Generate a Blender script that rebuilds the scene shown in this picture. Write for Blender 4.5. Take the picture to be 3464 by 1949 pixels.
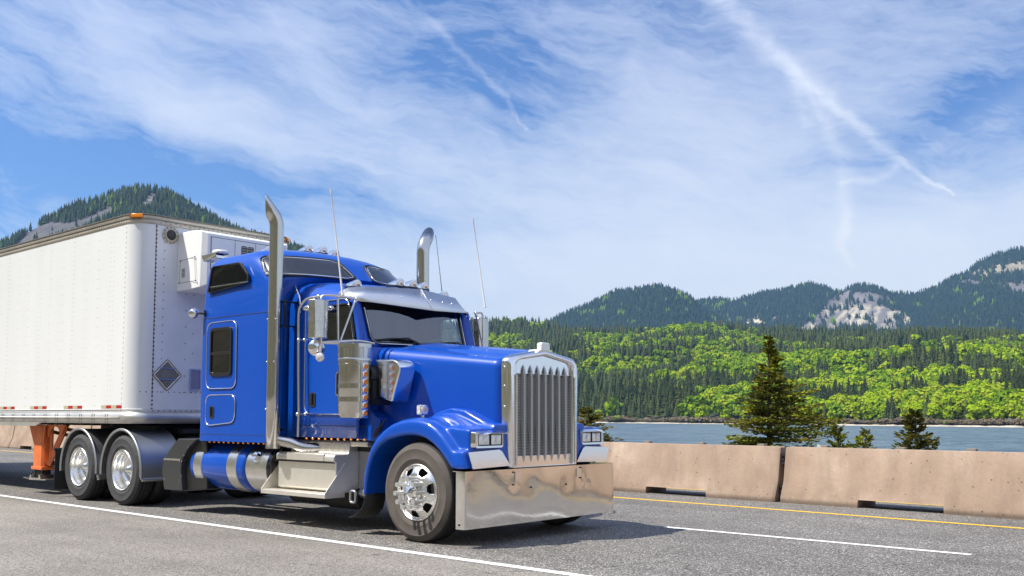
import bpy, bmesh, math, random
import numpy as np
from mathutils import Vector, Matrix
R = math.radians
sin, cos, pi = math.sin, math.cos, math.pi
random.seed(7)
rng = np.random.default_rng(11)
for o in list(bpy.data.objects):
    bpy.data.objects.remove(o)
S = bpy.context.scene
COL = S.collection

# ------------------------------------------------------------------ camera
PW, PH, PF, PCX, PCY = 3464.0, 1949.0, 3284.9, 1732.0, 1170.0     # photograph size, focal length, principal point
CAM = Vector((7.367, -7.067, 1.32))
RC = np.array([[0.75417125, 0.65667608, 0.00149984],
               [0.04626328, -0.05540991, 0.99739132],
               [0.65504613, -0.75213447, -0.07216855]])             # world -> camera
cd = bpy.data.cameras.new('camera')
cam = bpy.data.objects.new('camera', cd)
COL.objects.link(cam)
m4 = Matrix([list(RC.T[i]) + [CAM[i]] for i in range(3)] + [[0, 0, 0, 1]])
cam.matrix_world = m4
cd.sensor_width = 36
cd.lens = 36 * PF / PW
cd.shift_y = (PCY - PH / 2) / PW
cd.clip_start = 0.1
cd.clip_end = 60000
S.camera = cam


def ray(px, py):
    return Vector(RC.T @ np.array([px - PCX, -(py - PCY), -PF]))


def at(px, py, x=None, y=None, z=None):
    """point of the world seen at a photograph position, on the plane x=, y= or z="""
    r = ray(px, py)
    t = (x - CAM.x) / r.x if x is not None else (y - CAM.y) / r.y if y is not None else (z - CAM.z) / r.z
    return CAM + r * t


def proj(P):
    v = RC @ (np.asarray(P, float) - np.array(CAM)).T
    return PCX + PF * v[0] / -v[2], PCY - PF * v[1] / -v[2]


FW = Vector((-0.6567, 0.7542, 0)).normalized()     # horizontal view direction
RT = Vector((0.7542, 0.6567, 0)).normalized()


def azel(px, py):
    r = ray(px, py).normalized()
    return math.atan2(r.dot(RT), r.dot(FW)), math.asin(r.z)


# ------------------------------------------------------------------ light and exposure
SUNV = Vector((-0.40, -0.57, 1.0)).normalized()     # towards the sun
sd = bpy.data.lights.new('sun', 'SUN')
sd.energy = 4.6
sd.angle = R(0.5)
sd.color = (1.0, 0.95, 0.86)
so = bpy.data.objects.new('sun', sd)
COL.objects.link(so)
so.rotation_euler = SUNV.to_track_quat('Z', 'Y').to_euler()
S.view_settings.view_transform = 'Standard'
S.view_settings.look = 'None'
S.view_settings.exposure = 0.55
S.view_settings.gamma = 1

# ------------------------------------------------------------------ world: sky with cirrus and two vapour trails


class NT:
    def __init__(s, nt):
        s.nt = nt

    def n(s, t, **k):
        d = s.nt.nodes.new(t)
        for a, b in k.items():
            setattr(d, a, b)
        return d

    def l(s, a, b):
        s.nt.links.new(a, b)

    def put(s, sock, v):
        if isinstance(v, bpy.types.NodeSocket):
            s.l(v, sock)
        else:
            sock.default_value = v

    def m(s, op, a, b=0.0, c=0.0, clamp=False):
        d = s.n('ShaderNodeMath', operation=op, use_clamp=clamp)
        for i, v in enumerate((a, b, c)):
            s.put(d.inputs[i], v)
        return d.outputs[0]

    def vm(s, op, a, b=(0, 0, 0), out=0):
        d = s.n('ShaderNodeVectorMath', operation=op)
        s.put(d.inputs[0], a)
        s.put(d.inputs[1], b)
        return d.outputs[out]

    def noise(s, vec, scale, detail=4, rough=0.5, dist=0.0):
        d = s.n('ShaderNodeTexNoise')
        if vec is not None:
            s.l(vec, d.inputs['Vector'])
        d.inputs['Scale'].default_value = scale
        d.inputs['Detail'].default_value = detail
        d.inputs['Roughness'].default_value = rough
        d.inputs['Distortion'].default_value = dist
        return d

    def ramp(s, fac, stops):
        d = s.n('ShaderNodeValToRGB')
        e = d.color_ramp.elements
        while len(e) < len(stops):
            e.new(0.5)
        for i, (p, c) in enumerate(stops):
            e[i].position = p
            e[i].color = (c, c, c, 1) if isinstance(c, (int, float)) else tuple(c) + (1,)
        s.put(d.inputs[0], fac)
        return d.outputs[0]

    def mix(s, f, a, b):
        d = s.n('ShaderNodeMix', data_type='RGBA')
        s.put(d.inputs[0], f)
        for i, v in ((6, a), (7, b)):
            if isinstance(v, bpy.types.NodeSocket):
                s.l(v, d.inputs[i])
            else:
                d.inputs[i].default_value = tuple(v) + (1,) if len(v) == 3 else v
        return d.outputs[2]


W = bpy.data.worlds.new("World")
S.world = W
W.use_nodes = True
wt = NT(W.node_tree)
W.node_tree.nodes.clear()
sky = wt.n('ShaderNodeTexSky', sky_type='NISHITA')
sky.sun_disc = False
sky.sun_elevation = math.asin(SUNV.z)
sky.sun_rotation = math.atan2(SUNV.x, SUNV.y)
sky.air_density = 1.0
sky.dust_density = 0.7
sky.ozone_density = 2.0
tc = wt.n('ShaderNodeTexCoord')
D = tc.outputs['Generated']
du = wt.vm('DOT_PRODUCT', D, tuple(RT), 1)
dv = wt.vm('DOT_PRODUCT', D, tuple(FW), 1)
dz = wt.n('ShaderNodeSeparateXYZ')
wt.l(D, dz.inputs[0])
u = wt.m('ARCTAN2', du, dv)
v = wt.m('ARCSINE', dz.outputs[2])
cmb = wt.n('ShaderNodeCombineXYZ')
wt.l(u, cmb.inputs[0])
wt.l(v, cmb.inputs[1])
UV = cmb.outputs[0]
wn = wt.noise(UV, 7, 4, 0.6)
warp = wt.vm('MULTIPLY', wt.vm('SUBTRACT', wn.outputs['Color'], (0.5, 0.5, 0.5)), (0.09, 0.06, 0))
UVw = wt.vm('ADD', UV, warp)
wn2 = wt.noise(UV, 26, 3, 0.6)
warp2 = wt.vm('MULTIPLY', wt.vm('SUBTRACT', wn2.outputs['Color'], (0.5, 0.5, 0.5)), (0.022, 0.022, 0))
UVt = wt.vm('ADD', UV, warp2)


def mapping(vec, rot, sc):
    d = wt.n('ShaderNodeMapping', vector_type='TEXTURE')
    wt.l(vec, d.inputs[0])
    d.inputs['Rotation'].default_value = (0, 0, R(rot))
    d.inputs['Scale'].default_value = (sc[0], sc[1], 1)
    return d.outputs[0]


st1 = wt.noise(mapping(UVw, -14, (1.0, 0.26)), 11, 8, 0.66, 0.25).outputs[0]
st2 = wt.noise(mapping(UVw, -30, (1.0, 0.34)), 4.5, 7, 0.6, 0.2).outputs[0]
st3 = wt.noise(mapping(UVw, -8, (1.0, 0.16)), 34, 5, 0.65).outputs[0]
streak = wt.m('ADD', wt.m('MULTIPLY', st1, 0.50), wt.m('ADD', wt.m('MULTIPLY', st2, 0.34), wt.m('MULTIPLY', st3, 0.16)))


def blob(px, py, sx, sy, rot, amp):
    c = azel(px, py)
    q = wt.vm('SUBTRACT', UVw, (c[0], c[1], 0))
    d = wt.n('ShaderNodeMapping', vector_type='TEXTURE')
    wt.l(q, d.inputs[0])
    d.inputs['Rotation'].default_value = (0, 0, R(rot))
    d.inputs['Scale'].default_value = (sx / PF, sy / PF, 1)
    r = wt.vm('DOT_PRODUCT', d.outputs[0], d.outputs[0], 1)
    return wt.m('MULTIPLY', wt.m('EXPONENT', wt.m('MULTIPLY', r, -1.0)), amp)


dens = None
for b in [(2150, 740, 900, 300, -4, 0.50), (1750, 540, 420, 170, -12, 0.16), (850, 430, 600, 90, -14, 0.40), (1100, 240, 380, 150, -30, 0.26),
          (520, 230, 460, 130, -28, 0.24), (2350, 380, 600, 260, -25, 0.26), (2900, 150, 900, 260, 10, 0.22), (3300, 850, 700, 190, 3, 0.48),
          (2000, 1020, 2000, 190, 2, 0.85), (700, 60, 900, 100, 0, 0.16), (1580, 60, 500, 90, 0, 0.14),
          (1700, 300, 480, 250, -25, -0.30), (3200, 450, 330, 110, 22, -0.22), (500, 580, 900, 100, -5, -0.30), (1300, 540, 400, 70, -8, -0.12),
          (2750, 430, 90, 300, 40, -0.10)]:
    q = blob(*b)
    dens = q if dens is None else wt.m('ADD', dens, q)
dens = wt.m('ADD', dens, 0.09)
# unseen white cloud added outside the view to pale what chrome and glass reflect
dens = wt.m('ADD', dens, wt.m('MULTIPLY', wt.m('SUBTRACT', wt.m('ABSOLUTE', u), 0.62, clamp=True), 0.95))
cl = wt.m('MAXIMUM', wt.m('ADD', dens, wt.m('MULTIPLY', wt.m('SUBTRACT', streak, 0.5), 1.6)), 0.0)
cl = wt.m('SUBTRACT', 1.0, wt.m('EXPONENT', wt.m('MULTIPLY', cl, -1.75)))


def trail(pts, amp):
    """a soft band through directions; pts = (photo x, photo y, half width)"""
    out = None
    for (x0, y0, w0), (x1, y1, w1) in zip(pts[:-1], pts[1:]):
        a = Vector(azel(x0, y0)).to_3d()
        b = Vector(azel(x1, y1)).to_3d()
        ba = b - a
        pa = wt.vm('SUBTRACT', UVt, tuple(a))
        h = wt.m('DIVIDE', wt.vm('DOT_PRODUCT', pa, tuple(ba), 1), ba.length_squared, clamp=True)
        sc = wt.n('ShaderNodeVectorMath', operation='SCALE')
        sc.inputs[0].default_value = tuple(ba)
        wt.l(h, sc.inputs['Scale'])
        dd = wt.vm('LENGTH', wt.vm('SUBTRACT', pa, sc.outputs[0]), out=1)
        w = wt.m('MULTIPLY_ADD', h, (w1 - w0) / PF, w0 / PF)
        t = wt.m('DIVIDE', dd, w)
        g = wt.m('EXPONENT', wt.m('MULTIPLY', wt.m('MULTIPLY', t, t), -1.0))
        out = g if out is None else wt.m('MAXIMUM', out, g)
    nn = wt.m('MULTIPLY_ADD', st1, 0.9, 0.5)
    return wt.m('MULTIPLY', wt.m('MULTIPLY', out, amp), nn)


tr = [trail([(2380, -60, 38), (2560, 110, 36), (2720, 270, 30), (2880, 400, 22), (3010, 520, 18), (3220, 670, 3)], 0.34),
      trail([(1330, -40, 12), (1480, 100, 14), (1640, 260, 12), (1790, 440, 5)], 0.20),
      trail([(2670, 240, 22), (2700, 330, 26), (2730, 420, 16)], 0.15),
      trail([(2740, 330, 12), (2820, 480, 30), (2850, 600, 34), (2865, 720, 22), (2838, 830, 14), (2890, 910, 9)], 0.17),
      trail([(2850, 620, 12), (2990, 590, 16), (3464, 330, 60)], 0.16)]
tot = cl
for t in tr:
    tot = wt.m('ADD', tot, t, clamp=True)
lum = wt.n('ShaderNodeVectorMath', operation='SCALE')
wt.l(sky.outputs[0], lum.inputs[0])
lum.inputs['Scale'].default_value = 1.0
ccol = wt.ramp(wt.m('MULTIPLY', v, 1.4, clamp=True), [(0.0, (9.6, 9.5, 9.0)), (0.30, (8.5, 8.8, 9.1)), (0.8, (6.1, 6.8, 9.2))])
base = wt.vm('MULTIPLY', sky.outputs[0], (0.56, 0.83, 1.23))
skyc = wt.mix(wt.m('MULTIPLY', tot, 0.92), base, ccol)
bg = wt.n('ShaderNodeBackground')
wt.l(skyc, bg.inputs[0])
bg.inputs[1].default_value = 0.085
wo = wt.n('ShaderNodeOutputWorld')
wt.l(bg.outputs[0], wo.inputs[0])

# ------------------------------------------------------------------ materials
MAT = {}


def pm(name, col, rough=0.5, metal=0.0, coat=0.0, var=0.0, vscale=6.0, bump=0.0, bscale=40.0, spec=0.5, rvar=0.0, stretch=None, detail=5):
    m = bpy.data.materials.new(name)
    m.use_nodes = True
    t = NT(m.node_tree)
    b = m.node_tree.nodes['Principled BSDF']
    b.inputs['Base Color'].default_value = tuple(col) + (1,)
    b.inputs['Roughness'].default_value = rough
    b.inputs['Metallic'].default_value = metal
    b.inputs['Coat Weight'].default_value = coat
    b.inputs['Coat Roughness'].default_value = 0.04
    b.inputs['Specular IOR Level'].default_value = spec
    c = t.n('ShaderNodeTexCoord').outputs['Object']
    if stretch:
        mp = t.n('ShaderNodeMapping')
        t.l(c, mp.inputs[0])
        mp.inputs['Scale'].default_value = stretch
        c = mp.outputs[0]
    if var:
        n = t.noise(c, vscale, detail, 0.6).outputs[0]
        k = t.ramp(n, [(0.3, 1 - var), (0.7, 1 + var)])
        mm = t.n('ShaderNodeMix', data_type='RGBA', blend_type='MULTIPLY')
        mm.inputs[0].default_value = 1
        mm.inputs[6].default_value = tuple(col) + (1,)
        t.l(k, mm.inputs[7])
        t.l(mm.outputs[2], b.inputs['Base Color'])
    if rvar:
        n = t.noise(c, vscale * 1.7, 4, 0.6).outputs[0]
        t.l(t.m('MULTIPLY_ADD', t.m('SUBTRACT', n, 0.5), rvar * 2, rough, clamp=True), b.inputs['Roughness'])
    if bump:
        n = t.noise(c, bscale, 4, 0.6).outputs[0]
        bp = t.n('ShaderNodeBump')
        bp.inputs['Strength'].default_value = 1.0
        bp.inputs['Distance'].default_value = bump
        t.l(n, bp.inputs['Height'])
        t.l(bp.outputs[0], b.inputs['Normal'])
    m['bsdf'] = 1
    MAT[name] = m
    return m


paint = pm('blue_paint', (0.0, 0.066, 0.43), 0.36, 0, 0.5, var=0.03, vscale=2, spec=0.3)
trimw = pm('polished_trim', (0.86, 0.86, 0.87), 0.14, 1.0)
chrome = pm('chrome', (0.80, 0.80, 0.80), 0.07, 1.0, rvar=0.04, vscale=5)
chromeb = pm('bumper_chrome', (0.78, 0.765, 0.745), 0.075, 1.0, rvar=0.02, vscale=9, bump=0.0006, bscale=7, var=0.03)
stackm = pm('stack_chrome', (0.60, 0.585, 0.55), 0.19, 1.0, rvar=0.08, vscale=14, bump=0.0006, bscale=60)
alu = pm('brushed_aluminium', (0.72, 0.70, 0.66), 0.33, 1.0, var=0.06, rvar=0.08, vscale=10)
alub = pm('bright_aluminium', (0.83, 0.79, 0.71), 0.38, 0.75, var=0.05, rvar=0.08, vscale=8)
wheelm = pm('wheel_aluminium', (0.88, 0.87, 0.84), 0.27, 1.0, rvar=0.04, vscale=8)
fend = pm('stainless_fender', (0.44, 0.45, 0.46), 0.42, 0.9, rvar=0.03, vscale=6)
steeld = pm('dark_steel', (0.10, 0.105, 0.11), 0.38, 0.8, rvar=0.1, vscale=7)
blackp = pm('black_plastic', (0.012, 0.012, 0.013), 0.42)
blackg = pm('black_gloss', (0.006, 0.006, 0.007), 0.08, 0, 0.6)
rubber = pm('rubber', (0.022, 0.022, 0.024), 0.72, var=0.25, vscale=9)
tyre_r = pm('tyre_grey', (0.050, 0.050, 0.053), 0.8, var=0.22, vscale=7)
tyre_d = pm('tyre_dusty', (0.098, 0.085, 0.074), 0.85, var=0.18, vscale=6)
tread = pm('tyre_tread', (0.020, 0.020, 0.021), 0.75)
chass = pm('chassis_black', (0.010, 0.010, 0.010), 0.7, var=0.3)
amber = pm('amber_lens', (0.95, 0.30, 0.015), 0.2, 0, 0.6)
clearl = pm('clear_lens', (0.85, 0.80, 0.76), 0.12, 0.35, 1.0, var=0.35, vscale=45, bump=0.004, bscale=60)
ambc = pm('amber_bulb', (0.85, 0.38, 0.18), 0.3)
headm = pm('headlamp_glass', (0.86, 0.87, 0.86), 0.25, 0.25, 1.0, var=0.25, vscale=18, bump=0.004, bscale=24)
wbody = pm('trailer_white', (0.745, 0.755, 0.75), 0.42, 0, 0.15, var=0.04, vscale=1.2, stretch=(1, 1, 0.3), bump=0.0012, bscale=2.5)
wfront = pm('trailer_front_white', (0.73, 0.74, 0.76), 0.5, var=0.10, vscale=1.6, bump=0.0015, bscale=6)
wreef = pm('reefer_white', (0.86, 0.86, 0.84), 0.4, var=0.02)
beigem = pm('beige_rail', (0.55, 0.51, 0.43), 0.5, 0.2, var=0.15, vscale=3)
galv = pm('bare_aluminium_rail', (0.60, 0.585, 0.55), 0.42, 0.7, var=0.16, vscale=2.5, rvar=0.1)
orange = pm('orange_paint', (0.70, 0.17, 0.045), 0.5, var=0.18, vscale=5)
rust = pm('rusty_rivet', (0.10, 0.055, 0.03), 0.8)
rivm = pm('rivet_grey', (0.36, 0.36, 0.35), 0.6)
rivb = pm('blue_rivet', (0.02, 0.10, 0.60), 0.2, 0, 1)
redm = pm('red_reflector', (0.45, 0.012, 0.016), 0.35)
khak = pm('pale_reflector', (0.46, 0.44, 0.30), 0.4)
meshm = pm('grille_mesh', (0.16, 0.152, 0.135), 0.6, 0.1)
wiremesh = pm('mesh_wire', (0.50, 0.48, 0.43), 0.5, 0.2)
barm = pm('grille_bar_metal', (0.56, 0.56, 0.57), 0.42, 0.75)
nutm = pm('nut_cover_metal', (0.80, 0.80, 0.79), 0.36, 0.9)
tintg = pm('grey_tinted_glass', (0.030, 0.030, 0.034), 0.16, 0, 0.3, spec=0.8)
darkg = pm('dark_glass', (0.004, 0.004, 0.004), 0.03, 0, 0.0, spec=0.9)
leather = pm('seat_leather', (0.11, 0.105, 0.10), 0.6)
solar = pm('solar_cell', (0.008, 0.010, 0.022), 0.15, 0, 0.8)
white = pm('white_plastic', (0.75, 0.74, 0.70), 0.4)
wood = pm('weathered_wood', (0.24, 0.20, 0.15), 0.85, var=0.3, vscale=12)
bark = pm('bark', (0.085, 0.065, 0.048), 0.9, var=0.3, vscale=8)


def glass_mat(name, tint, refl, rough=0.02):
    m = bpy.data.materials.new(name)
    m.use_nodes = True
    m.node_tree.nodes.clear()
    t = NT(m.node_tree)
    tr_ = t.n('ShaderNodeBsdfTransparent')
    tr_.inputs[0].default_value = tuple(tint) + (1,)
    gl = t.n('ShaderNodeBsdfGlossy')
    gl.inputs[0].default_value = (1, 1, 1, 1)
    gl.inputs[1].default_value = rough
    fr = t.n('ShaderNodeLayerWeight')
    fr.inputs[0].default_value = 0.5
    fz = t.m('MULTIPLY_ADD', t.m('POWER', fr.outputs['Facing'], 5.0), 0.95, 0.045)
    mx = t.n('ShaderNodeMixShader')
    t.l(t.m('ADD', fz, refl, clamp=True), mx.inputs[0])
    t.l(tr_.outputs[0], mx.inputs[1])
    t.l(gl.outputs[0], mx.inputs[2])
    o = t.n('ShaderNodeOutputMaterial')
    t.l(mx.outputs[0], o.inputs[0])
    MAT[name] = m
    return m


wsg = glass_mat('windscreen_glass', (0.72, 0.80, 0.78), 0.15, 0.03)
sideg = glass_mat('side_window_glass', (0.85, 0.9, 0.87), 0.03)

# ------------------------------------------------------------------ mesh helpers


class M:
    def __init__(s):
        s.v = []
        s.f = []
        s.mi = []

    def add(s, vs, fs, mi=0):
        o = len(s.v)
        s.v += [tuple(p) for p in vs]
        s.f += [tuple(i + o for i in f) for f in fs]
        s.mi += [mi] * len(fs)
        return s

    def box(s, lo, hi, mi=0, rot=None):
        (a, b, c), (d, e, f) = lo, hi
        vs = [(x, y, z) for x in (a, d) for y in (b, e) for z in (c, f)]
        if rot:
            ce = Vector(((a + d) / 2, (b + e) / 2, (c + f) / 2))
            vs = [tuple(ce + rot @ (Vector(p) - ce)) for p in vs]
        return s.add(vs, [(0, 1, 3, 2), (4, 6, 7, 5), (0, 4, 5, 1), (2, 3, 7, 6), (0, 2, 6, 4), (1, 5, 7, 3)], mi)

    def prism(s, poly, ax, a, b, mi=0, caps=True):
        """poly: 2D points in the two axes other than ax, extruded a..b along ax"""
        n = len(poly)

        def P(p, t):
            q = list(p)
            q.insert('xyz'.index(ax), t)
            return tuple(q)
        vs = [P(p, a) for p in poly] + [P(p, b) for p in poly]
        fs = [(i, (i + 1) % n, (i + 1) % n + n, i + n) for i in range(n)]
        if caps:
            fs += [tuple(range(n))[::-1], tuple(range(n, 2 * n))]
        return s.add(vs, fs, mi)

    def tube(s, path, r, n=10, caps=True, mi=0, closed=False):
        path = [Vector(p) for p in path]
        k = len(path)
        rs = r if isinstance(r, (list, tuple)) else [r] * k
        vs = []
        up = None
        for i, p in enumerate(path):
            if closed:
                t = path[(i + 1) % k] - path[i - 1]
            else:
                t = path[min(i + 1, k - 1)] - path[max(i - 1, 0)]
            t.normalize()
            if up is None:
                up = Vector((0, 0, 1)) if abs(t.z) < 0.9 else Vector((0, 1, 0))
            a = (up - t * up.dot(t)).normalized()
            up = a
            b = t.cross(a)
            for j in range(n):
                g = 2 * pi * j / n
                vs.append(p + (a * cos(g) + b * sin(g)) * rs[i])
        fs = []
        for i in range(k if closed else k - 1):
            for j in range(n):
                i2 = (i + 1) % k
                fs.append((i * n + j, i * n + (j + 1) % n, i2 * n + (j + 1) % n, i2 * n + j))
        if caps and not closed:
            fs += [tuple(range(n))[::-1], tuple(range((k - 1) * n, k * n))]
        return s.add(vs, fs, mi)

    def lathe(s, prof, c=(0, 0, 0), ax='y', n=32, mi=0, close=False, fr=None):
        """prof: (radius, position along ax); fr(j, i, r) may change the radius"""
        vs = []
        for j in range(n):
            g = 2 * pi * j / n
            for i, (r, t) in enumerate(prof):
                rr = fr(j, i, r) if fr else r
                p = {'y': (rr * cos(g), t, rr * sin(g)), 'z': (rr * cos(g), rr * sin(g), t), 'x': (t, rr * cos(g), rr * sin(g))}[ax]
                vs.append((p[0] + c[0], p[1] + c[1], p[2] + c[2]))
        k = len(prof)
        fs = []
        for j in range(n):
            j2 = (j + 1) % n
            for i in range(k - 1 if not close else k):
                i2 = (i + 1) % k
                fs.append((j * k + i, j2 * k + i, j2 * k + i2, j * k + i2))
        return s.add(vs, fs, mi)

    def disc(s, c, r, ax='y', n=24, mi=0):
        vs = []
        for j in range(n):
            g = 2 * pi * j / n
            p = {'y': (r * cos(g), 0, r * sin(g)), 'z': (r * cos(g), r * sin(g), 0), 'x': (0, r * cos(g), r * sin(g))}[ax]
            vs.append(tuple(Vector(p) + Vector(c)))
        return s.add(vs, [tuple(range(n))], mi)

    def cyl(s, a, b, r, n=14, mi=0):
        return s.tube([a, b], r, n, True, mi)

    def sphere(s, c, r, n=12, mi=0, sc=(1, 1, 1)):
        pr = [(max(r * sin(pi * i / (n // 2 + 2)), 1e-4), -r * cos(pi * i / (n // 2 + 2))) for i in range(n // 2 + 3)]
        o = len(s.v)
        s.lathe(pr, (0, 0, 0), 'z', n, mi)
        s.v[o:] = [(p[0] * sc[0] + c[0], p[1] * sc[1] + c[1], p[2] * sc[2] + c[2]) for p in s.v[o:]]
        return s

    def grid(s, rows, mi=0, closed=False, skip=None):
        k = len(rows[0])
        vs = [p for r_ in rows for p in r_]
        fs = []
        for i in range(len(rows) - 1):
            for j in range(k if closed else k - 1):
                if skip and skip(i, j):
                    continue
                j2 = (j + 1) % k
                fs.append((i * k + j, i * k + j2, (i + 1) * k + j2, (i + 1) * k + j))
        return s.add(vs, fs, mi)

    def ring(s, outer, inner, off, mi=0):
        """flat frame between two 3D loops with thickness vector off"""
        n = len(outer)
        off = Vector(off)
        L = [[Vector(p) for p in outer], [Vector(p) + off for p in outer], [Vector(p) + off for p in inner], [Vector(p) for p in inner]]
        vs = [p for l_ in L for p in l_]
        fs = []
        for a in range(4):
            b = (a + 1) % 4
            for i in range(n):
                i2 = (i + 1) % n
                fs.append((a * n + i, a * n + i2, b * n + i2, b * n + i))
        return s.add(vs, fs, mi)

    def plate(s, loop, off, mi=0):
        n = len(loop)
        off = Vector(off)
        vs = [Vector(p) for p in loop] + [Vector(p) + off for p in loop]
        return s.add(vs, [tuple(range(n))[::-1], tuple(range(n, 2 * n))] + [(i, (i + 1) % n, (i + 1) % n + n, i + n) for i in range(n)], mi)

    def mirrored(s, y0=1.25):
        q = M()
        q.v = [(p[0], 2 * y0 - p[1], p[2]) for p in s.v]
        q.f = [f[::-1] for f in s.f]
        q.mi = list(s.mi)
        return q

    def build(s, name, mats, parent=None, bevel=0, seg=2, smooth=40, loc=None, rz=0, fixn=True, sub=0, solid=0, ang=30):
        me = bpy.data.meshes.new(name)
        me.from_pydata(s.v, [], s.f)
        if not isinstance(mats, (list, tuple)):
            mats = [mats]
        for m_ in mats:
            me.materials.append(m_)
        if len(mats) > 1:
            me.polygons.foreach_set('material_index', s.mi)
        if fixn:
            bm = bmesh.new()
            bm.from_mesh(me)
            bmesh.ops.recalc_face_normals(bm, faces=bm.faces)
            bm.to_mesh(me)
            bm.free()
        if smooth:
            me.polygons.foreach_set('use_smooth', [True] * len(me.polygons))
            me.set_sharp_from_angle(angle=R(smooth))
        me.update()
        o = bpy.data.objects.new(name, me)
        COL.objects.link(o)
        if loc is not None:
            o.location = loc
            o.rotation_euler.z = rz
        if parent:
            o.parent = parent
            if loc is None:
                q = parent
                T = Vector((0, 0, 0))
                while q:
                    T += q.location
                    q = q.parent
                o.location = -T
        if solid:
            md = o.modifiers.new('solid', 'SOLIDIFY')
            md.thickness = solid
        if bevel:
            md = o.modifiers.new('bevel', 'BEVEL')
            md.width = bevel
            md.segments = seg
            md.limit_method = 'ANGLE'
            md.angle_limit = R(ang)
            md.harden_normals = False
        if sub:
            md = o.modifiers.new('sub', 'SUBSURF')
            md.levels = sub
            md.render_levels = sub
        return o


def rloop(pts, r, n=5):
    """closed loop of 3D points with rounded corners"""
    pts = [Vector(p) for p in pts]
    k = len(pts)
    rs = r if isinstance(r, (list, tuple)) else [r] * k
    out = []
    for i in range(k):
        p, a, b = pts[i], pts[i - 1], pts[(i + 1) % k]
        da, db = (a - p), (b - p)
        q = min(rs[i], da.length * 0.49, db.length * 0.49)
        pa, pb = p + da.normalized() * q, p + db.normalized() * q
        for j in range(n):
            t = j / (n - 1)
            out.append((1 - t) ** 2 * pa + 2 * t * (1 - t) * p + t * t * pb)
    return out


def inset(loop, d):
    c = sum((Vector(p) for p in loop), Vector()) / len(loop)
    return [p + (c - p).normalized() * d for p in map(Vector, loop)]


def rectl(x0, x1, z0, z1, y, r, n=5):
    return rloop([(x0, y, z0), (x1, y, z0), (x1, y, z1), (x0, y, z1)], r, n)


def tag(o, label=None, cat=None, group=None, kind=None):
    if label:
        o['label'] = label
    if cat:
        o['category'] = cat
    if group:
        o['group'] = group
    if kind:
        o['kind'] = kind
    return o


def empty(name, loc, parent=None, rz=0):
    o = bpy.data.objects.new(name, None)
    o.empty_display_size = 0.2
    COL.objects.link(o)
    o.location = loc
    o.rotation_euler.z = rz
    o.parent = parent
    if parent:
        T = Vector((0, 0, 0))
        q = parent
        while q:
            T += q.location
            q = q.parent
        o.location = Vector(loc) - T
    return o


KIDS = {}


def copy_tree(o, parent=None, loc=None, rz=None):
    c = o.copy()
    COL.objects.link(c)
    if parent:
        c.parent = parent
    if loc is not None:
        c.location = loc
    if rz is not None:
        c.rotation_euler.z = rz
    for ch in [k for k in bpy.data.objects if k.parent == o]:
        copy_tree(ch, c)
    return c


def abs_loc(o, parent, loc):
    T = Vector((0, 0, 0))
    q = parent
    while q:
        T += q.location
        q = q.parent
    o.location = Vector(loc) - T


def smoothstep(x):
    x = np.clip(x, 0, 1)
    return x * x * (3 - 2 * x)


def bez(pts, n=12):
    """Catmull-Rom through 3D points"""
    P = [Vector(p) for p in pts]
    P = [P[0] * 2 - P[1]] + P + [P[-1] * 2 - P[-2]]
    out = []
    for i in range(1, len(P) - 2):
        for j in range(n):
            t = j / n
            a, b, c, d = P[i - 1:i + 3]
            out.append(0.5 * ((2 * b) + (c - a) * t + (2 * a - 5 * b + 4 * c - d) * t * t + (3 * b - a - 3 * c + d) * t ** 3))
    out.append(P[-2])
    return out


# ================================================================== SETTING
def wall_y(x):
    return 7.3 - 0.065 * (x - 0.55)


WDIR = Vector((1, -0.065, 0)).normalized()
WNOR = Vector((0.065, 1, 0)).normalized()


def wp(s, off, z=0.0):
    """point s metres along the barrier line and off metres behind it"""
    return Vector((0.56, 7.29, z)) + WDIR * s + WNOR * off


def ground_mat():
    m = bpy.data.materials.new('bank_grass')
    m.use_nodes = True
    t = NT(m.node_tree)
    b = m.node_tree.nodes['Principled BSDF']
    c = t.n('ShaderNodeTexCoord').outputs['Object']
    n1 = t.noise(c, 0.25, 6, 0.65).outputs[0]
    n2 = t.noise(c, 5.0, 5, 0.7).outputs[0]
    a = t.ramp(n1, [(0.35, (0.10, 0.105, 0.04)), (0.55, (0.18, 0.155, 0.085)), (0.7, (0.25, 0.21, 0.14))])
    k = t.ramp(n2, [(0.3, 0.5), (0.7, 1.35)])
    mm = t.n('ShaderNodeMix', data_type='RGBA', blend_type='MULTIPLY')
    mm.inputs[0].default_value = 1
    t.l(a, mm.inputs[6])
    t.l(k, mm.inputs[7])
    t.l(mm.outputs[2], b.inputs['Base Color'])
    b.inputs['Roughness'].default_value = 0.95
    return m


gm = ground_mat()
g = M()
prof = [(-9000, 500), (-900, 210), (-300, 105), (-120, 52), (-60, 26), (-38, 14), (-24, 5), (-19.5, 1.2), (-18, 0.0), (-17.6, -0.05), (12.0, -0.05), (13.5, -0.5), (24, -5.5), (30, -8), (9000, -12)]
xs = [-9000, -3000, -900, -300, -100, -40, 0, 40, 100, 300, 900, 3000, 9000]
rows = []
for s_ in xs:
    rows.append([wp(s_, o_, z_) for o_, z_ in prof])
g.grid(rows)
tag(g.build('ground', gm, smooth=30), kind='structure')


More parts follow.
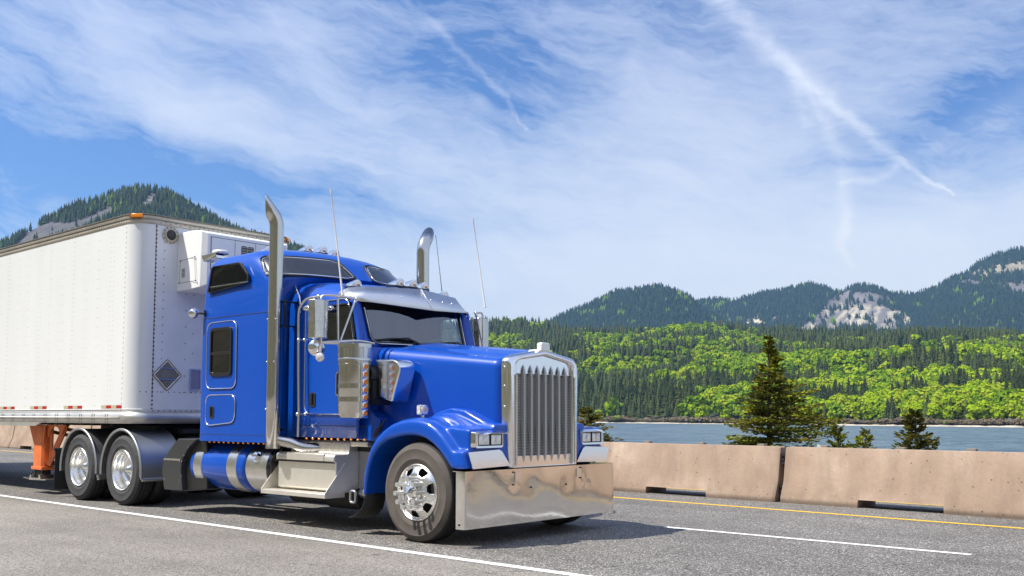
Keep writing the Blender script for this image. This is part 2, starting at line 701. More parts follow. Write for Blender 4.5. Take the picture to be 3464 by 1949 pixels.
def asphalt():
    m = bpy.data.materials.new('asphalt')
    m.use_nodes = True
    t = NT(m.node_tree)
    b = m.node_tree.nodes['Principled BSDF']
    c = t.n('ShaderNodeTexCoord').outputs['Object']
    sx = t.n('ShaderNodeSeparateXYZ')
    t.l(c, sx.inputs[0])
    big = t.noise(c, 0.6, 5, 0.6).outputs[0]
    mp = t.n('ShaderNodeMapping')
    t.l(c, mp.inputs[0])
    mp.inputs['Scale'].default_value = (0.15, 1.3, 1)
    lon = t.noise(mp.outputs[0], 1.2, 5, 0.6).outputs[0]
    vo = t.n('ShaderNodeTexVoronoi')
    t.l(c, vo.inputs['Vector'])
    vo.inputs['Scale'].default_value = 78
    stone = t.ramp(t.vm('DOT_PRODUCT', vo.outputs['Color'], (0.333, 0.333, 0.333), 1), [(0.18, 0.32), (0.45, 0.74), (0.70, 1.25), (0.88, 2.5)])
    gap = t.ramp(vo.outputs['Distance'], [(0.35, 1.0), (0.7, 0.35)])
    f = t.noise(c, 24, 4, 0.8).outputs[0]
    fine = t.ramp(f, [(0.3, 0.66), (0.7, 1.36)])
    # the shoulder on the near side of the edge line is a finer, browner mix
    edge = t.m('MULTIPLY_ADD', big, 0.25, sx.outputs[1])
    lane = t.m('MULTIPLY', t.m('ADD', edge, 0.62), 3.0, clamp=True)
    stone2 = t.mix(lane, (0.85, 0.84, 0.82), stone)
    colr = t.mix(lane, (0.38, 0.350, 0.308), (0.272, 0.254, 0.230))
    tone = t.ramp(t.m('ADD', t.m('MULTIPLY', big, 0.5), t.m('MULTIPLY', lon, 0.5)), [(0.35, 0.74), (0.65, 1.26)])

    def mul(a, b_):
        mm = t.n('ShaderNodeMix', data_type='RGBA', blend_type='MULTIPLY')
        mm.inputs[0].default_value = 1
        t.l(a, mm.inputs[6])
        t.l(b_, mm.inputs[7])
        return mm.outputs[2]
    o = mul(mul(mul(mul(colr, stone2), gap), fine), tone)
    # hairline cracks sealed with tar, here and there
    wv = t.vm('ADD', c, t.vm('MULTIPLY', t.noise(c, 1.1, 4, 0.6).outputs['Color'], (0.9, 0.9, 0)))
    ve = t.n('ShaderNodeTexVoronoi', feature='DISTANCE_TO_EDGE')
    t.l(wv, ve.inputs['Vector'])
    ve.inputs['Scale'].default_value = 0.30
    crk = t.ramp(ve.outputs['Distance'], [(0.0016, 0.42), (0.0042, 1.0)])
    o = mul(o, t.mix(t.ramp(big, [(0.50, 0.0), (0.58, 1.0)]), (1, 1, 1), crk))
    t.l(o, b.inputs['Base Color'])
    b.inputs['Roughness'].default_value = 0.82
    bp = t.n('ShaderNodeBump')
    bp.inputs['Strength'].default_value = 0.8
    bp.inputs['Distance'].default_value = 0.006
    t.l(t.m('MULTIPLY', t.m('SUBTRACT', 1.0, vo.outputs['Distance']), t.m('MULTIPLY_ADD', lane, 0.6, 0.4)), bp.inputs['Height'])
    t.l(bp.outputs[0], b.inputs['Normal'])
    return m


asp = asphalt()
g = M()
xr = [-420 + 20 * i for i in range(43)]
g.grid([[wp(s_, o_, 0.0) for o_ in (-17.7, -8, 0, 11.5)] for s_ in xr])
tag(g.build('road', asp, smooth=0), kind='structure')


def line_mat(name, col):
    m = pm(name, col, 0.7, var=0.10, vscale=14)
    t = NT(m.node_tree)
    b = m.node_tree.nodes['Principled BSDF']
    o = m.node_tree.nodes['Material Output']
    c = t.n('ShaderNodeTexCoord').outputs['Object']
    n = t.noise(c, 34, 5, 0.8).outputs[0]
    tr_ = t.n('ShaderNodeBsdfTransparent')
    mx = t.n('ShaderNodeMixShader')
    t.l(t.ramp(n, [(0.36, 0.0), (0.44, 1.0)]), mx.inputs[0])
    t.l(tr_.outputs[0], mx.inputs[1])
    t.l(b.outputs[0], mx.inputs[2])
    t.l(mx.outputs[0], o.inputs[0])
    return m


lw = line_mat('road_paint_white', (0.80, 0.79, 0.77))
ly = line_mat('road_paint_yellow', (0.80, 0.50, 0.035))


def strip(name, pts, w, mat):
    q = M()
    q.grid([[(x, y - w / 2, 0.004), (x, y + w / 2, 0.004)] for x, y in pts])
    return tag(q.build(name, mat, smooth=0), kind='structure')


strip('edge_line', [(x, -0.50 - 0.0095 * (x + 2)) for x in range(-200, 61, 4)], 0.115, lw)
strip('yellow_line', [(x, 5.955 - 0.066 * x) for x in range(-200, 61, 4)], 0.115, ly)
for x0 in (1.05 - 3 * 12.2, 1.05 - 2 * 12.2, 1.05 - 12.2, 1.05, 1.05 + 12.2):
    yy = lambda x: 2.97 - 0.012 * (x - 1)
    strip('lane_dash', [(x0 + 3.45 * i / 4, yy(x0 + 3.45 * i / 4)) for i in range(5)], 0.10, lw)
for k in range(-20, 8):
    q = M()
    q.grid([[wp(k * 12.2 + 4 + i, 5.4, 0.004), wp(k * 12.2 + 4 + i, 5.52, 0.004)] for i in range(4)])
    tag(q.build('far_lane_dash', lw, smooth=0), kind='structure')
q = M()
q.grid([[wp(-200 + 20 * i, 0.9, 0.004), wp(-200 + 20 * i, 1.0, 0.004)] for i in range(14)])
tag(q.build('far_yellow_line', ly, smooth=0), kind='structure')


def concrete():
    m = bpy.data.materials.new('barrier_concrete')
    m.use_nodes = True
    t = NT(m.node_tree)
    b = m.node_tree.nodes['Principled BSDF']
    c = t.n('ShaderNodeTexCoord').outputs['Object']
    g_ = t.n('ShaderNodeNewGeometry').outputs['Position']
    n1 = t.noise(g_, 1.3, 6, 0.6, 0.3).outputs[0]
    n2 = t.noise(g_, 26, 4, 0.7).outputs[0]
    mp = t.n('ShaderNodeMapping')
    t.l(g_, mp.inputs[0])
    mp.inputs['Scale'].default_value = (3.0, 3.0, 0.35)
    n4 = t.noise(mp.outputs[0], 1.3, 5, 0.6).outputs[0]
    vo = t.n('ShaderNodeTexVoronoi')
    t.l(g_, vo.inputs['Vector'])
    vo.inputs['Scale'].default_value = 8.5
    sx = t.n('ShaderNodeSeparateXYZ')
    t.l(g_, sx.inputs[0])
    base = t.ramp(n1, [(0.30, (0.285, 0.203, 0.145)), (0.52, (0.345, 0.250, 0.182)), (0.72, (0.43, 0.330, 0.250))])
    fine = t.ramp(n2, [(0.3, 0.93), (0.7, 1.07)])
    st = t.ramp(n4, [(0.34, 0.88), (0.62, 1.07)])
    # damp grime line along the foot and chipped pores
    foot = t.ramp(t.m('ADD', t.m('MULTIPLY', sx.outputs[2], 1.0), t.m('MULTIPLY', n2, 0.035)), [(0.050, 0.50), (0.105, 1.0)])
    pore = t.ramp(t.m('ADD', vo.outputs['Distance'], t.m('MULTIPLY', n2, 0.05)), [(0.10, 0.30), (0.13, 1.0)])
    o = base
    for k in (fine, st, foot, pore):
        mm = t.n('ShaderNodeMix', data_type='RGBA', blend_type='MULTIPLY')
        mm.inputs[0].default_value = 1
        t.l(o, mm.inputs[6])
        t.l(k, mm.inputs[7])
        o = mm.outputs[2]
    t.l(o, b.inputs['Base Color'])
    b.inputs['Roughness'].default_value = 0.85
    bp = t.n('ShaderNodeBump')
    bp.inputs['Distance'].default_value = 0.004
    t.l(n2, bp.inputs['Height'])
    t.l(bp.outputs[0], b.inputs['Normal'])
    return m


conc = concrete()
SEG = 3.8


def barrier_mesh():
    """one precast length: sloped-face profile with a drainage slot through the foot; origin at the middle of the foot"""
    L = SEG / 2 - 0.045
    half = [(0.30, 0.0), (0.30, 0.075), (0.185, 0.33), (0.085, 0.835), (0.075, 0.85)]

    def sect(x, zb):
        pts = []
        for (y, z) in half:
            if z < zb:
                z = zb
            pts.append((y, z))
        a = [(x, -y, z) for y, z in half]
        if zb > 0:
            yb = 0.30 - (zb - 0.075) * (0.115 / 0.255) if zb > 0.075 else 0.30
            a[0] = (x, -yb, zb)
            a[1] = (x, -yb + 0.0005, zb + 0.001)
        b_ = [(p[0], -p[1], p[2]) for p in a[::-1]]
        return a + b_
    q = M()
    X = [-L, -L + 0.03, -0.61, -0.61, -0.60, 0.60, 0.61, 0.61, L - 0.03, L]
    Z = [0, 0, 0, 0.105, 0.115, 0.115, 0.105, 0, 0, 0]
    rows_ = [sect(x, z) for x, z in zip(X, Z)]
    rows_[0] = [(p[0], p[1] * 0.93, min(p[2], 0.835)) for p in rows_[0]]
    rows_[-1] = [(p[0], p[1] * 0.93, min(p[2], 0.835)) for p in rows_[-1]]
    q.grid(rows_, closed=True)
    n = len(rows_[0])
    q.f += [tuple(range(n))[::-1], tuple(range((len(rows_) - 1) * n, len(rows_) * n))]
    q.mi += [0, 0]
    return q


b0 = None
ang = math.atan2(WDIR.y, WDIR.x)
lab_b = {0: 'beige concrete barrier length left of the wide joint, partly behind the chrome bumper',
         1: 'beige concrete barrier length right of the wide joint, nearest the camera',
         -8: 'beige concrete barrier length seen behind the orange landing leg',
         -7: 'beige concrete barrier length seen between the orange leg and the rear mudflap',
         -9: 'leftmost visible beige concrete barrier length under the white trailer'}
for k in range(-26, 8):
    pos = wp((k - 0.5) * SEG, 0.0)
    if b0 is None:
        b0 = barrier_mesh().build('concrete_barrier', conc, loc=pos, rz=ang, smooth=25, bevel=0.012)
        # iron loops that pin two lengths together
        lp = M()
        for z_, a_ in ((0.72, 0.03), (0.65, -0.03), (0.60, 0.03), (0.24, -0.02), (0.16, 0.03)):
            lp.box((SEG / 2 - 0.06 + a_, -0.20 + z_ * 0.15, z_ - 0.018), (SEG / 2 + 0.05 + a_, 0.20 - z_ * 0.15, z_ + 0.018))
        lo = lp.build('loop_bar', chass)
        lo.parent = b0
        ob = b0
    else:
        ob = copy_tree(b0, loc=pos, rz=ang + random.uniform(-0.002, 0.002))
    ob.scale.z = 1.17 if k <= -4 else 1.0
    tag(ob, lab_b.get(k, 'beige concrete barrier length of the row hidden behind the truck' if -9 < k < 0 else 'beige concrete barrier length beyond the left edge of the view' if k < 0 else 'beige concrete barrier length beyond the right edge of the view'),
        'barrier', 'concrete barrier lengths along the road')

# ------------------------------------------------------------------ guard rail posts of the other carriageway
p0 = None
pl = ['stubby grey wood post top over the barrier, left of the tall spruce', 'grey wood post top just left of the tall spruce foot', 'grey wood post top in front of the tall spruce foot',
      'grey wood post top left of the twin-tipped young spruce', 'grey wood post top at the brown young spruce', 'rightmost grey wood post top over the barrier']
for i, px in enumerate([2192, 2374, 2578, 2790, 3050, 3288]):
    r_ = ray(px, 1500)
    # intersection with the line 8.6 m behind the barrier
    n = WNOR
    t_ = (wp(0, 8.6) - CAM).dot(n) / Vector((r_.x, r_.y, 0)).dot(n)
    P_ = CAM + r_ * t_
    P_.z = 0
    if p0 is None:
        q = M()
        q.prism(rloop([(-0.1, -0.08, 0), (0.1, -0.08, 0), (0.1, 0.08, 0), (-0.1, 0.08, 0)], 0.01, 2) and [(-0.1, -0.08), (0.1, -0.08), (0.1, 0.08), (-0.1, 0.08)], 'z', -0.1, 0.615)
        p0 = q.build('guard_post', wood, loc=P_, rz=ang, bevel=0.008)
        ob = p0
    else:
        ob = copy_tree(p0, loc=P_, rz=ang)
    tag(ob, pl[i], 'post', 'wooden guard rail posts beyond the barrier')
q = M()
prof = [(0.0, 0.32), (0.05, 0.36), (0.0, 0.42), (0.05, 0.48), (0.0, 0.52)]
q.grid([[wp(s_, 8.42 - a, z_ - 0.02) for a, z_ in prof] for s_ in (-60, -20, 0, 10, 40)])
tag(q.build('guard_rail', galv, solid=0.004), 'low corrugated steel guard rail fixed to the wood posts, hidden behind the barrier', 'guard rail')
q = M()
q.prism([(-0.045, 0), (0.045, 0), (0.045, 0.66), (0, 0.72), (-0.045, 0.66)], 'y', -0.006, 0.006)
r_ = ray(2797, 1508)
t_ = (wp(0, 8.6) - CAM).dot(WNOR) / Vector((r_.x, r_.y, 0)).dot(WNOR)
P_ = CAM + r_ * t_
P_.z = 0
P_.x += 0.1
o = q.build('delineator', white, loc=P_, rz=0.5)
o.rotation_euler.y = -0.45
tag(o, 'small white tilted delineator plate over the barrier beside a post', 'marker')

# ------------------------------------------------------------------ river
m = bpy.data.materials.new('river_water')
m.use_nodes = True
t = NT(m.node_tree)
b = m.node_tree.nodes['Principled BSDF']
b.inputs['Base Color'].default_value = (0.06, 0.14, 0.21, 1)
b.inputs['Roughness'].default_value = 0.22
b.inputs['IOR'].default_value = 1.33
c = t.n('ShaderNodeTexCoord').outputs['Object']
mp = t.n('ShaderNodeMapping')
t.l(c, mp.inputs[0])
mp.inputs['Rotation'].default_value = (0, 0, R(-41))
mp.inputs['Scale'].default_value = (0.16, 1.0, 1)
n1 = t.noise(mp.outputs[0], 0.9, 6, 0.7).outputs[0]
n2 = t.noise(c, 0.05, 4, 0.6).outputs[0]
bp = t.n('ShaderNodeBump')
bp.inputs['Distance'].default_value = 1.6
bp.inputs['Strength'].default_value = 0.75
t.l(n1, bp.inputs['Height'])
t.l(bp.outputs[0], b.inputs['Normal'])
mp2 = t.n('ShaderNodeMapping')
t.l(c, mp2.inputs[0])
mp2.inputs['Rotation'].default_value = (0, 0, R(-41))
mp2.inputs['Scale'].default_value = (0.22, 0.05, 1)
n3 = t.noise(mp2.outputs[0], 1.0, 6, 0.75).outputs[0]
t.l(t.mix(t.ramp(t.m('ADD', t.m('MULTIPLY', n2, 0.3), t.m('MULTIPLY', n3, 0.7)), [(0.38, 0.0), (0.62, 1.0)]), (0.045, 0.085, 0.13), (0.17, 0.235, 0.285)), b.inputs['Base Color'])
q = M()
q.grid([[wp(s_, o_, -6.7) for o_ in (27, 200, 900, 6000)] for s_ in (-8000, -1500, -300, 0, 300, 1500, 8000)])
tag(q.build('river', m, smooth=0), kind='structure')

# ------------------------------------------------------------------ terrain helpers


def hsh(ix, iy, seed):
    h = (ix * 374761393 + iy * 668265263 + seed * 2147483) & 0xffffffff
    h = ((h ^ (h >> 13)) * 1274126177) & 0xffffffff
    return ((h ^ (h >> 16)) & 0xffff) / 65535.0


def vnoise(x, y, seed=0):
    x = np.asarray(x, float)
    y = np.asarray(y, float)
    ix = np.floor(x).astype(np.int64)
    iy = np.floor(y).astype(np.int64)
    fx, fy = x - ix, y - iy
    fx = fx * fx * (3 - 2 * fx)
    fy = fy * fy * (3 - 2 * fy)
    a, b_, c_, d_ = hsh(ix, iy, seed), hsh(ix + 1, iy, seed), hsh(ix, iy + 1, seed), hsh(ix + 1, iy + 1, seed)
    return (a * (1 - fx) + b_ * fx) * (1 - fy) + (c_ * (1 - fx) + d_ * fx) * fy


def fbm(x, y, seed=0, o=4):
    r_ = 0
    a = 0.5
    for i in range(o):
        r_ = r_ + a * vnoise(x * 2 ** i, y * 2 ** i, seed + i * 17)
        a *= 0.5
    return r_ / (1 - 0.5 ** o)


def inpoly(px, py, poly):
    px = np.asarray(px)
    py = np.asarray(py)
    ins = np.zeros(px.shape, bool)
    n = len(poly)
    for i in range(n):
        x0, y0 = poly[i]
        x1, y1 = poly[(i + 1) % n]
        c_ = ((y0 > py) != (y1 > py)) & (px < (x1 - x0) * (py - y0) / (y1 - y0 + 1e-9) + x0)
        ins ^= c_
    return ins


def projn(P):
    v = (P - np.array(CAM)) @ RC.T
    return PCX + PF * v[..., 0] / -v[..., 2], PCY - PF * v[..., 1] / -v[..., 2]


class Hill:
    """a ridge: columns are directions, rows go from its foot to its crest and a little down the far side"""

    def __init__(s, sky, pxr, d0f, depth, treeh, base, seed, cols, rows_, rough, power=1.2):
        s.px = np.linspace(pxr[0], pxr[1], cols)
        s.sky = np.interp(s.px, [p[0] for p in sky], [p[1] for p in sky])
        s.t = np.linspace(0, 1, rows_)
        P = np.zeros((cols, rows_ + 6, 3))
        s.nt = rows_
        for i, px in enumerate(s.px):
            r_ = ray(px, s.sky[i])
            h = math.hypot(r_.x, r_.y)
            dx, dy, el = r_.x / h, r_.y / h, r_.z / h
            d0 = d0f(px)
            d1 = d0 + depth(px) if callable(depth) else d0 + depth
            zc = CAM.z + d1 * el - treeh
            dd = np.concatenate([d0 + (d1 - d0) * s.t, d1 + depth_tail * np.arange(1, 7)])
            tt = np.concatenate([s.t, np.ones(6)])
            zz = base + (zc - base) * tt ** power
            zz[rows_:] -= np.arange(1, 7) ** 1.5 * 14
            P[i, :, 0] = CAM.x + dx * dd
            P[i, :, 1] = CAM.y + dy * dd
            P[i, :, 2] = zz
        w = np.concatenate([np.sin(np.pi * np.clip(s.t, 0, 1)) ** 0.8, np.zeros(6)])[None, :]
        n_ = (fbm(P[..., 0] / rough[0], P[..., 1] / rough[0], seed, 5) - 0.5) * rough[1]
        P[..., 2] += n_ * w * 2
        s.P = P

    def mesh(s, name, mat, maskf):
        c_, r_ = s.P.shape[:2]
        me = bpy.data.meshes.new(name)
        idx = np.arange(c_ * r_).reshape(c_, r_)
        F = np.stack([idx[:-1, :-1], idx[1:, :-1], idx[1:, 1:], idx[:-1, 1:]], -1).reshape(-1, 4)
        me.from_pydata(s.P.reshape(-1, 3).tolist(), [], F.tolist())
        me.materials.append(mat)
        me.polygons.foreach_set('use_smooth', [True] * len(me.polygons))
        px, py = projn(s.P.reshape(-1, 3))
        k = maskf(px, py, s.P.reshape(-1, 3))
        a = me.color_attributes.new('ground', 'FLOAT_COLOR', 'POINT')
        a.data.foreach_set('color', np.concatenate([k, np.ones((len(k), 1))], 1).astype(np.float32).ravel())
        o_ = bpy.data.objects.new(name, me)
        COL.objects.link(o_)
        return tag(o_, kind='structure')

    def sample(s, n, seed, pxr=None, tr=(0, 1.06), pw=1.0):
        g_ = np.random.default_rng(seed)
        c_, r_ = s.P.shape[:2]
        lo, hi = (0, c_ - 1.001)
        if pxr:
            lo = np.interp(pxr[0], s.px, np.arange(c_))
            hi = np.interp(pxr[1], s.px, np.arange(c_)) - 0.001
        u_ = g_.uniform(lo, hi, n)
        v_ = (tr[0] + (tr[1] - tr[0]) * g_.random(n) ** pw) * (s.nt - 1)
        i, j = u_.astype(int), v_.astype(int)
        a, b_ = (u_ - i)[:, None], (v_ - j)[:, None]
        Q = (s.P[i, j] * (1 - a) + s.P[i + 1, j] * a) * (1 - b_) + (s.P[i, j + 1] * (1 - a) + s.P[i + 1, j + 1] * a) * b_
        return Q, v_ / (s.nt - 1)


def terr_mat(name):
    """colours of the ground cover itself (rock, scree, soil, meadow) come from the mesh"""
    m_ = bpy.data.materials.new(name)
    m_.use_nodes = True
    t_ = NT(m_.node_tree)
    b_ = m_.node_tree.nodes['Principled BSDF']
    at_ = t_.n('ShaderNodeVertexColor', layer_name='ground')
    p_ = t_.n('ShaderNodeNewGeometry').outputs['Position']
    n_ = t_.noise(p_, 0.05, 8, 0.7).outputs[0]
    k = t_.ramp(n_, [(0.3, 0.70), (0.7, 1.3)])
    mm = t_.n('ShaderNodeMix', data_type='RGBA', blend_type='MULTIPLY')
    mm.inputs[0].default_value = 1
    t_.l(at_.outputs[0], mm.inputs[6])
    t_.l(k, mm.inputs[7])
    t_.l(mm.outputs[2], b_.inputs['Base Color'])
    b_.inputs['Roughness'].default_value = 0.95
    bp_ = t_.n('ShaderNodeBump')
    bp_.inputs['Distance'].default_value = 6
    t_.l(n_, bp_.inputs['Height'])
    t_.l(bp_.outputs[0], b_.inputs['Normal'])
    return m_


tm = terr_mat('hill_ground')
DG = np.array([0.020, 0.034, 0.017])
depth_tail = 60

# ------------------------------------------------------------------ tree shapes


def conifer(tiers, spikes, seed, h=1.0, rad=0.17, jag=0.35):
    """unit-high conifer: drooping star-shaped tiers round a stem"""
    g_ = np.random.default_rng(seed)
    V, F = [], []
    for k in range(tiers):
        f0 = k / tiers
        zb = 0.10 + 0.80 * f0
        zt = min(zb + 1.55 / tiers * (1.0 if tiers > 3 else 0.85), 1.0)
        r_ = rad * (1 - f0) ** 0.85 * g_.uniform(0.82, 1.15) + 0.012
        o_ = len(V)
        V.append((g_.uniform(-.01, .01), g_.uniform(-.01, .01), zt))
        ph = g_.uniform(0, 6)
        for j in range(spikes * 2):
            a = ph + pi * j / spikes
            rr = r_ * (g_.uniform(0.8, 1.2) if j % 2 == 0 else g_.uniform(1 - jag * 1.5, 1 - jag))
            V.append((rr * cos(a), rr * sin(a), zb + (0 if j % 2 == 0 else 0.035) + g_.uniform(-.015, .015)))
        n = spikes * 2
        F += [(o_, o_ + 1 + j, o_ + 1 + (j + 1) % n) for j in range(n)]
    return np.array(V), np.array(F)


def leafy(n, seed, size=0.10, w=0.42, lobes=6, zlo=0.12):
    """unit-high broadleaf: leaf clumps scattered over several uneven lobes"""
    g_ = np.random.default_rng(seed)
    L = [(np.array([0, 0, 0.62]), 0.30)]
    for k in range(lobes):
        a = g_.uniform(0, 6.28)
        q_ = g_.uniform(0.1, 0.26)
        L.append((np.array([q_ * cos(a), q_ * sin(a), g_.uniform(0.32, 0.80)]), g_.uniform(0.12, 0.22)))
    V, F = [], []
    for i in range(n):
        c_, r_ = L[g_.integers(len(L))]
        d_ = g_.normal(size=3)
        d_ /= np.linalg.norm(d_)
        if d_[2] < -0.3:
            d_[2] *= -1
        p = c_ + d_ * r_ * g_.uniform(0.75, 1.08)
        p[:2] *= w / 0.42
        nrm = d_ + g_.normal(size=3) * 0.33
        nrm /= np.linalg.norm(nrm)
        a = np.cross(nrm, [0.3, 0.2, 1])
        a /= np.linalg.norm(a)
        b_ = np.cross(nrm, a)
        s_ = size * g_.uniform(0.6, 1.3)
        o_ = len(V)
        k = g_.uniform(0, 3)
        for q_ in range(5):
            an = k + q_ * 1.2566
            rr = s_ * g_.uniform(0.55, 1.0)
            V.append(p + a * rr * cos(an) + b_ * rr * sin(an))
        F += [(o_, o_ + 1, o_ + 2), (o_, o_ + 2, o_ + 3), (o_, o_ + 3, o_ + 4)]
    return np.array(V), np.array(F)


def scatter(name, protos, pos, kind, sxy, sz, mats, mi, seed=0):
    """one mesh object made of many placed shapes"""
    g_ = np.random.default_rng(seed)
    VV, FF, MM = [], [], []
    o_ = 0
    for k, (V, F) in enumerate(protos):
        I = np.nonzero(kind == k)[0]
        if not len(I):
            continue
        a = g_.uniform(0, 6.28, len(I))
        ca, sa = np.cos(a)[:, None], np.sin(a)[:, None]
        x = V[None, :, 0] * sxy[I][:, None]
        y = V[None, :, 1] * sxy[I][:, None]
        z = V[None, :, 2] * sz[I][:, None]
        Q = np.stack([x * ca - y * sa, x * sa + y * ca, z], -1) + pos[I][:, None, :]
        n = len(V)
        f = F[None] + (np.arange(len(I)) * n)[:, None, None] + o_
        o_ += n * len(I)
        VV.append(Q.reshape(-1, 3))
        FF.append(f.reshape(-1, 3))
        MM.append(np.repeat(mi[I], len(F)))
    V, F, Mi = np.concatenate(VV), np.concatenate(FF), np.concatenate(MM)
    me = bpy.data.meshes.new(name)
    me.vertices.add(len(V))
    me.vertices.foreach_set('co', V.astype(np.float32).ravel())
    me.loops.add(len(F) * 3)
    me.loops.foreach_set('vertex_index', F.astype(np.int32).ravel())
    me.polygons.add(len(F))
    me.polygons.foreach_set('loop_start', (np.arange(len(F)) * 3).astype(np.int32))
    me.polygons.foreach_set('loop_total', np.full(len(F), 3, np.int32))
    for m_ in mats:
        me.materials.append(m_)
    me.polygons.foreach_set('material_index', Mi.astype(np.int32))
    me.update(calc_edges=True)
    ob_ = bpy.data.objects.new(name, me)
    COL.objects.link(ob_)
    return ob_


def leafm(name, col, tr=0.25):
    m_ = bpy.data.materials.new(name)
    m_.use_nodes = True
    m_.node_tree.nodes.clear()
    t_ = NT(m_.node_tree)
    p_ = t_.n('ShaderNodeNewGeometry').outputs['Position']
    n_ = t_.noise(p_, 0.35, 2, 0.6).outputs[0]
    k = t_.ramp(n_, [(0.3, 0.82), (0.7, 1.2)])
    mm = t_.n('ShaderNodeMix', data_type='RGBA', blend_type='MULTIPLY')
    mm.inputs[0].default_value = 1
    mm.inputs[6].default_value = tuple(col) + (1,)
    t_.l(k, mm.inputs[7])
    d_ = t_.n('ShaderNodeBsdfDiffuse')
    t_.l(mm.outputs[2], d_.inputs[0])
    e_ = t_.n('ShaderNodeBsdfTranslucent')
    t_.l(mm.outputs[2], e_.inputs[0])
    x_ = t_.n('ShaderNodeMixShader')
    x_.inputs[0].default_value = tr
    t_.l(d_.outputs[0], x_.inputs[1])
    t_.l(e_.outputs[0], x_.inputs[2])
    o_ = t_.n('ShaderNodeOutputMaterial')
    t_.l(x_.outputs[0], o_.inputs[0])
    return m_


con1 = leafm('conifer_needles', (0.080, 0.098, 0.034), 0.15)
con2 = leafm('conifer_needles_dark', (0.050, 0.070, 0.028), 0.15)
con3 = leafm('conifer_needles_blue', (0.066, 0.090, 0.038), 0.15)
lf1 = leafm('spring_leaves_lime', (0.275, 0.385, 0.014), 0.16)
lf2 = leafm('spring_leaves_green', (0.155, 0.260, 0.016), 0.16)
lf3 = leafm('spring_leaves_yellow', (0.31, 0.385, 0.026), 0.16)
conf_ = [leafm('hazed_fir_%s' % n_, c_, 0.1) for n_, c_ in (('dark', (0.020, 0.038, 0.028)), ('mid', (0.028, 0.050, 0.034)), ('light', (0.036, 0.060, 0.038)))]  # distance haze put into the needle colour, bluer and darker than nearby conifers
brm = leafm('bare_brush_twigs', (0.190, 0.150, 0.095), 0.2)
grayt = leafm('dead_twigs', (0.15, 0.14, 0.12), 0.2)

# ------------------------------------------------------------------ wooded hill across the river


def shore_pt(px):
    y = 1431 + (px - 2060) * 0.0107
    y = max(y, 1427)
    return at(px, y, z=-6.7)


def shore_d(px):
    p = shore_pt(px)
    return math.hypot(p.x - CAM.x, p.y - CAM.y)


sky1 = [(900, 1075), (1560, 1088), (1640, 1082), (1700, 1080), (1760, 1078), (1830, 1082), (1880, 1096), (1960, 1110), (2060, 1118), (2200, 1112), (2300, 1098), (2390, 1088), (2450, 1096), (2540, 1104), (2700, 1110), (2900, 1117), (3100, 1124), (3464, 1130), (3900, 1135)]
H1 = Hill(sky1, (1100, 4000), lambda px: shore_d(px), 1250, 20, -6.9, 3, 170, 60, (190, 34), 1.05)
H1.P[:, 1, 2] = np.maximum(H1.P[:, 1, 2], -5.5)


def mask1(px, py, P):
    k = np.tile(DG * 1.5, (len(px), 1))
    r_ = len(H1.t) + 6
    j = np.tile(np.arange(r_), len(H1.px))
    k[j <= 1] = (0.42, 0.37, 0.29)
    k[j == 2] = (0.14, 0.115, 0.07)
    return k


H1.mesh('far_bank', tm, mask1)
# dry sandy rim of the far shore
q = M()
rr_ = []
for px in np.linspace(1100, 4000, 240):
    p = shore_pt(px)
    d_ = (p - CAM)
    d_.z = 0
    d_.normalize()
    w_ = 3 + 9 * vnoise(px / 37.0, 0.0, 5)
    p2 = p + d_ * (-w_ * 0.6)
    p2.z = -6.74
    p3 = p + d_ * 3
    p3.z = -5.9 + 0.8 * float(vnoise(px / 23.0, 2.0, 9))
    p4 = p + d_ * 16
    p4.z = -5.2
    rr_.append([p2, p3, p4])
q.grid(rr_)
tag(q.build('shore_sand', pm('sand', (0.46, 0.41, 0.33), 0.95, var=0.35, vscale=0.12), smooth=30), kind='structure')


def lime_prob(px, py, P):
    """how likely a tree at this spot is broadleaf"""
    n_ = fbm(P[:, 0] / 105, P[:, 1] / 105, 41, 3)
    pr = np.full(len(px), 0.55)
    g2 = lambda cx, cy, sx, sy, a: a * np.exp(-((px - cx) / sx) ** 2 - ((py - cy) / sy) ** 2)
    pr += g2(2400, 1175, 330, 55, 0.42) + g2(3100, 1310, 560, 60, 0.55) + g2(2850, 1240, 330, 40, 0.30) + g2(2060, 1250, 330, 40, 0.28) + g2(3350, 1215, 240, 32, 0.22)
    pr += g2(2150, 1390, 200, 40, -0.42) + g2(2000, 1180, 260, 60, -0.42) + g2(1750, 1130, 300, 60, -0.30) + g2(2250, 1300, 260, 34, -0.25)
    pr += np.where(py < 1155, -0.75 * (px > 2560) - 0.30, 0) + np.where(py < 1200, -0.30 * (px > 2600), 0)
    pr += g2(1690, 1130, 60, 30, 0.4) + g2(1860, 1200, 80, 40, 0.35) + g2(3464, 1340, 120, 60, -0.2)
    return pr + (n_ - 0.5) * 4.2


pos, tt = H1.sample(12500, 5, (1250, 3850), (0.012, 1.05), 0.9)
g_ = np.random.default_rng(8)
px, py = projn(pos + np.array([0, 0, 12]))
isl = g_.random(len(pos)) * 0.5 + 0.25 < lime_prob(px, py, pos)
hgt = np.where(isl, g_.uniform(14, 26, len(pos)), g_.uniform(19, 37, len(pos)))
hgt[tt < 0.05] *= 0.8
wid = np.where(isl, hgt * g_.uniform(0.9, 1.2, len(pos)), hgt * g_.uniform(0.8, 1.15, len(pos)))
dist = np.hypot(pos[:, 0] - CAM.x, pos[:, 1] - CAM.y)
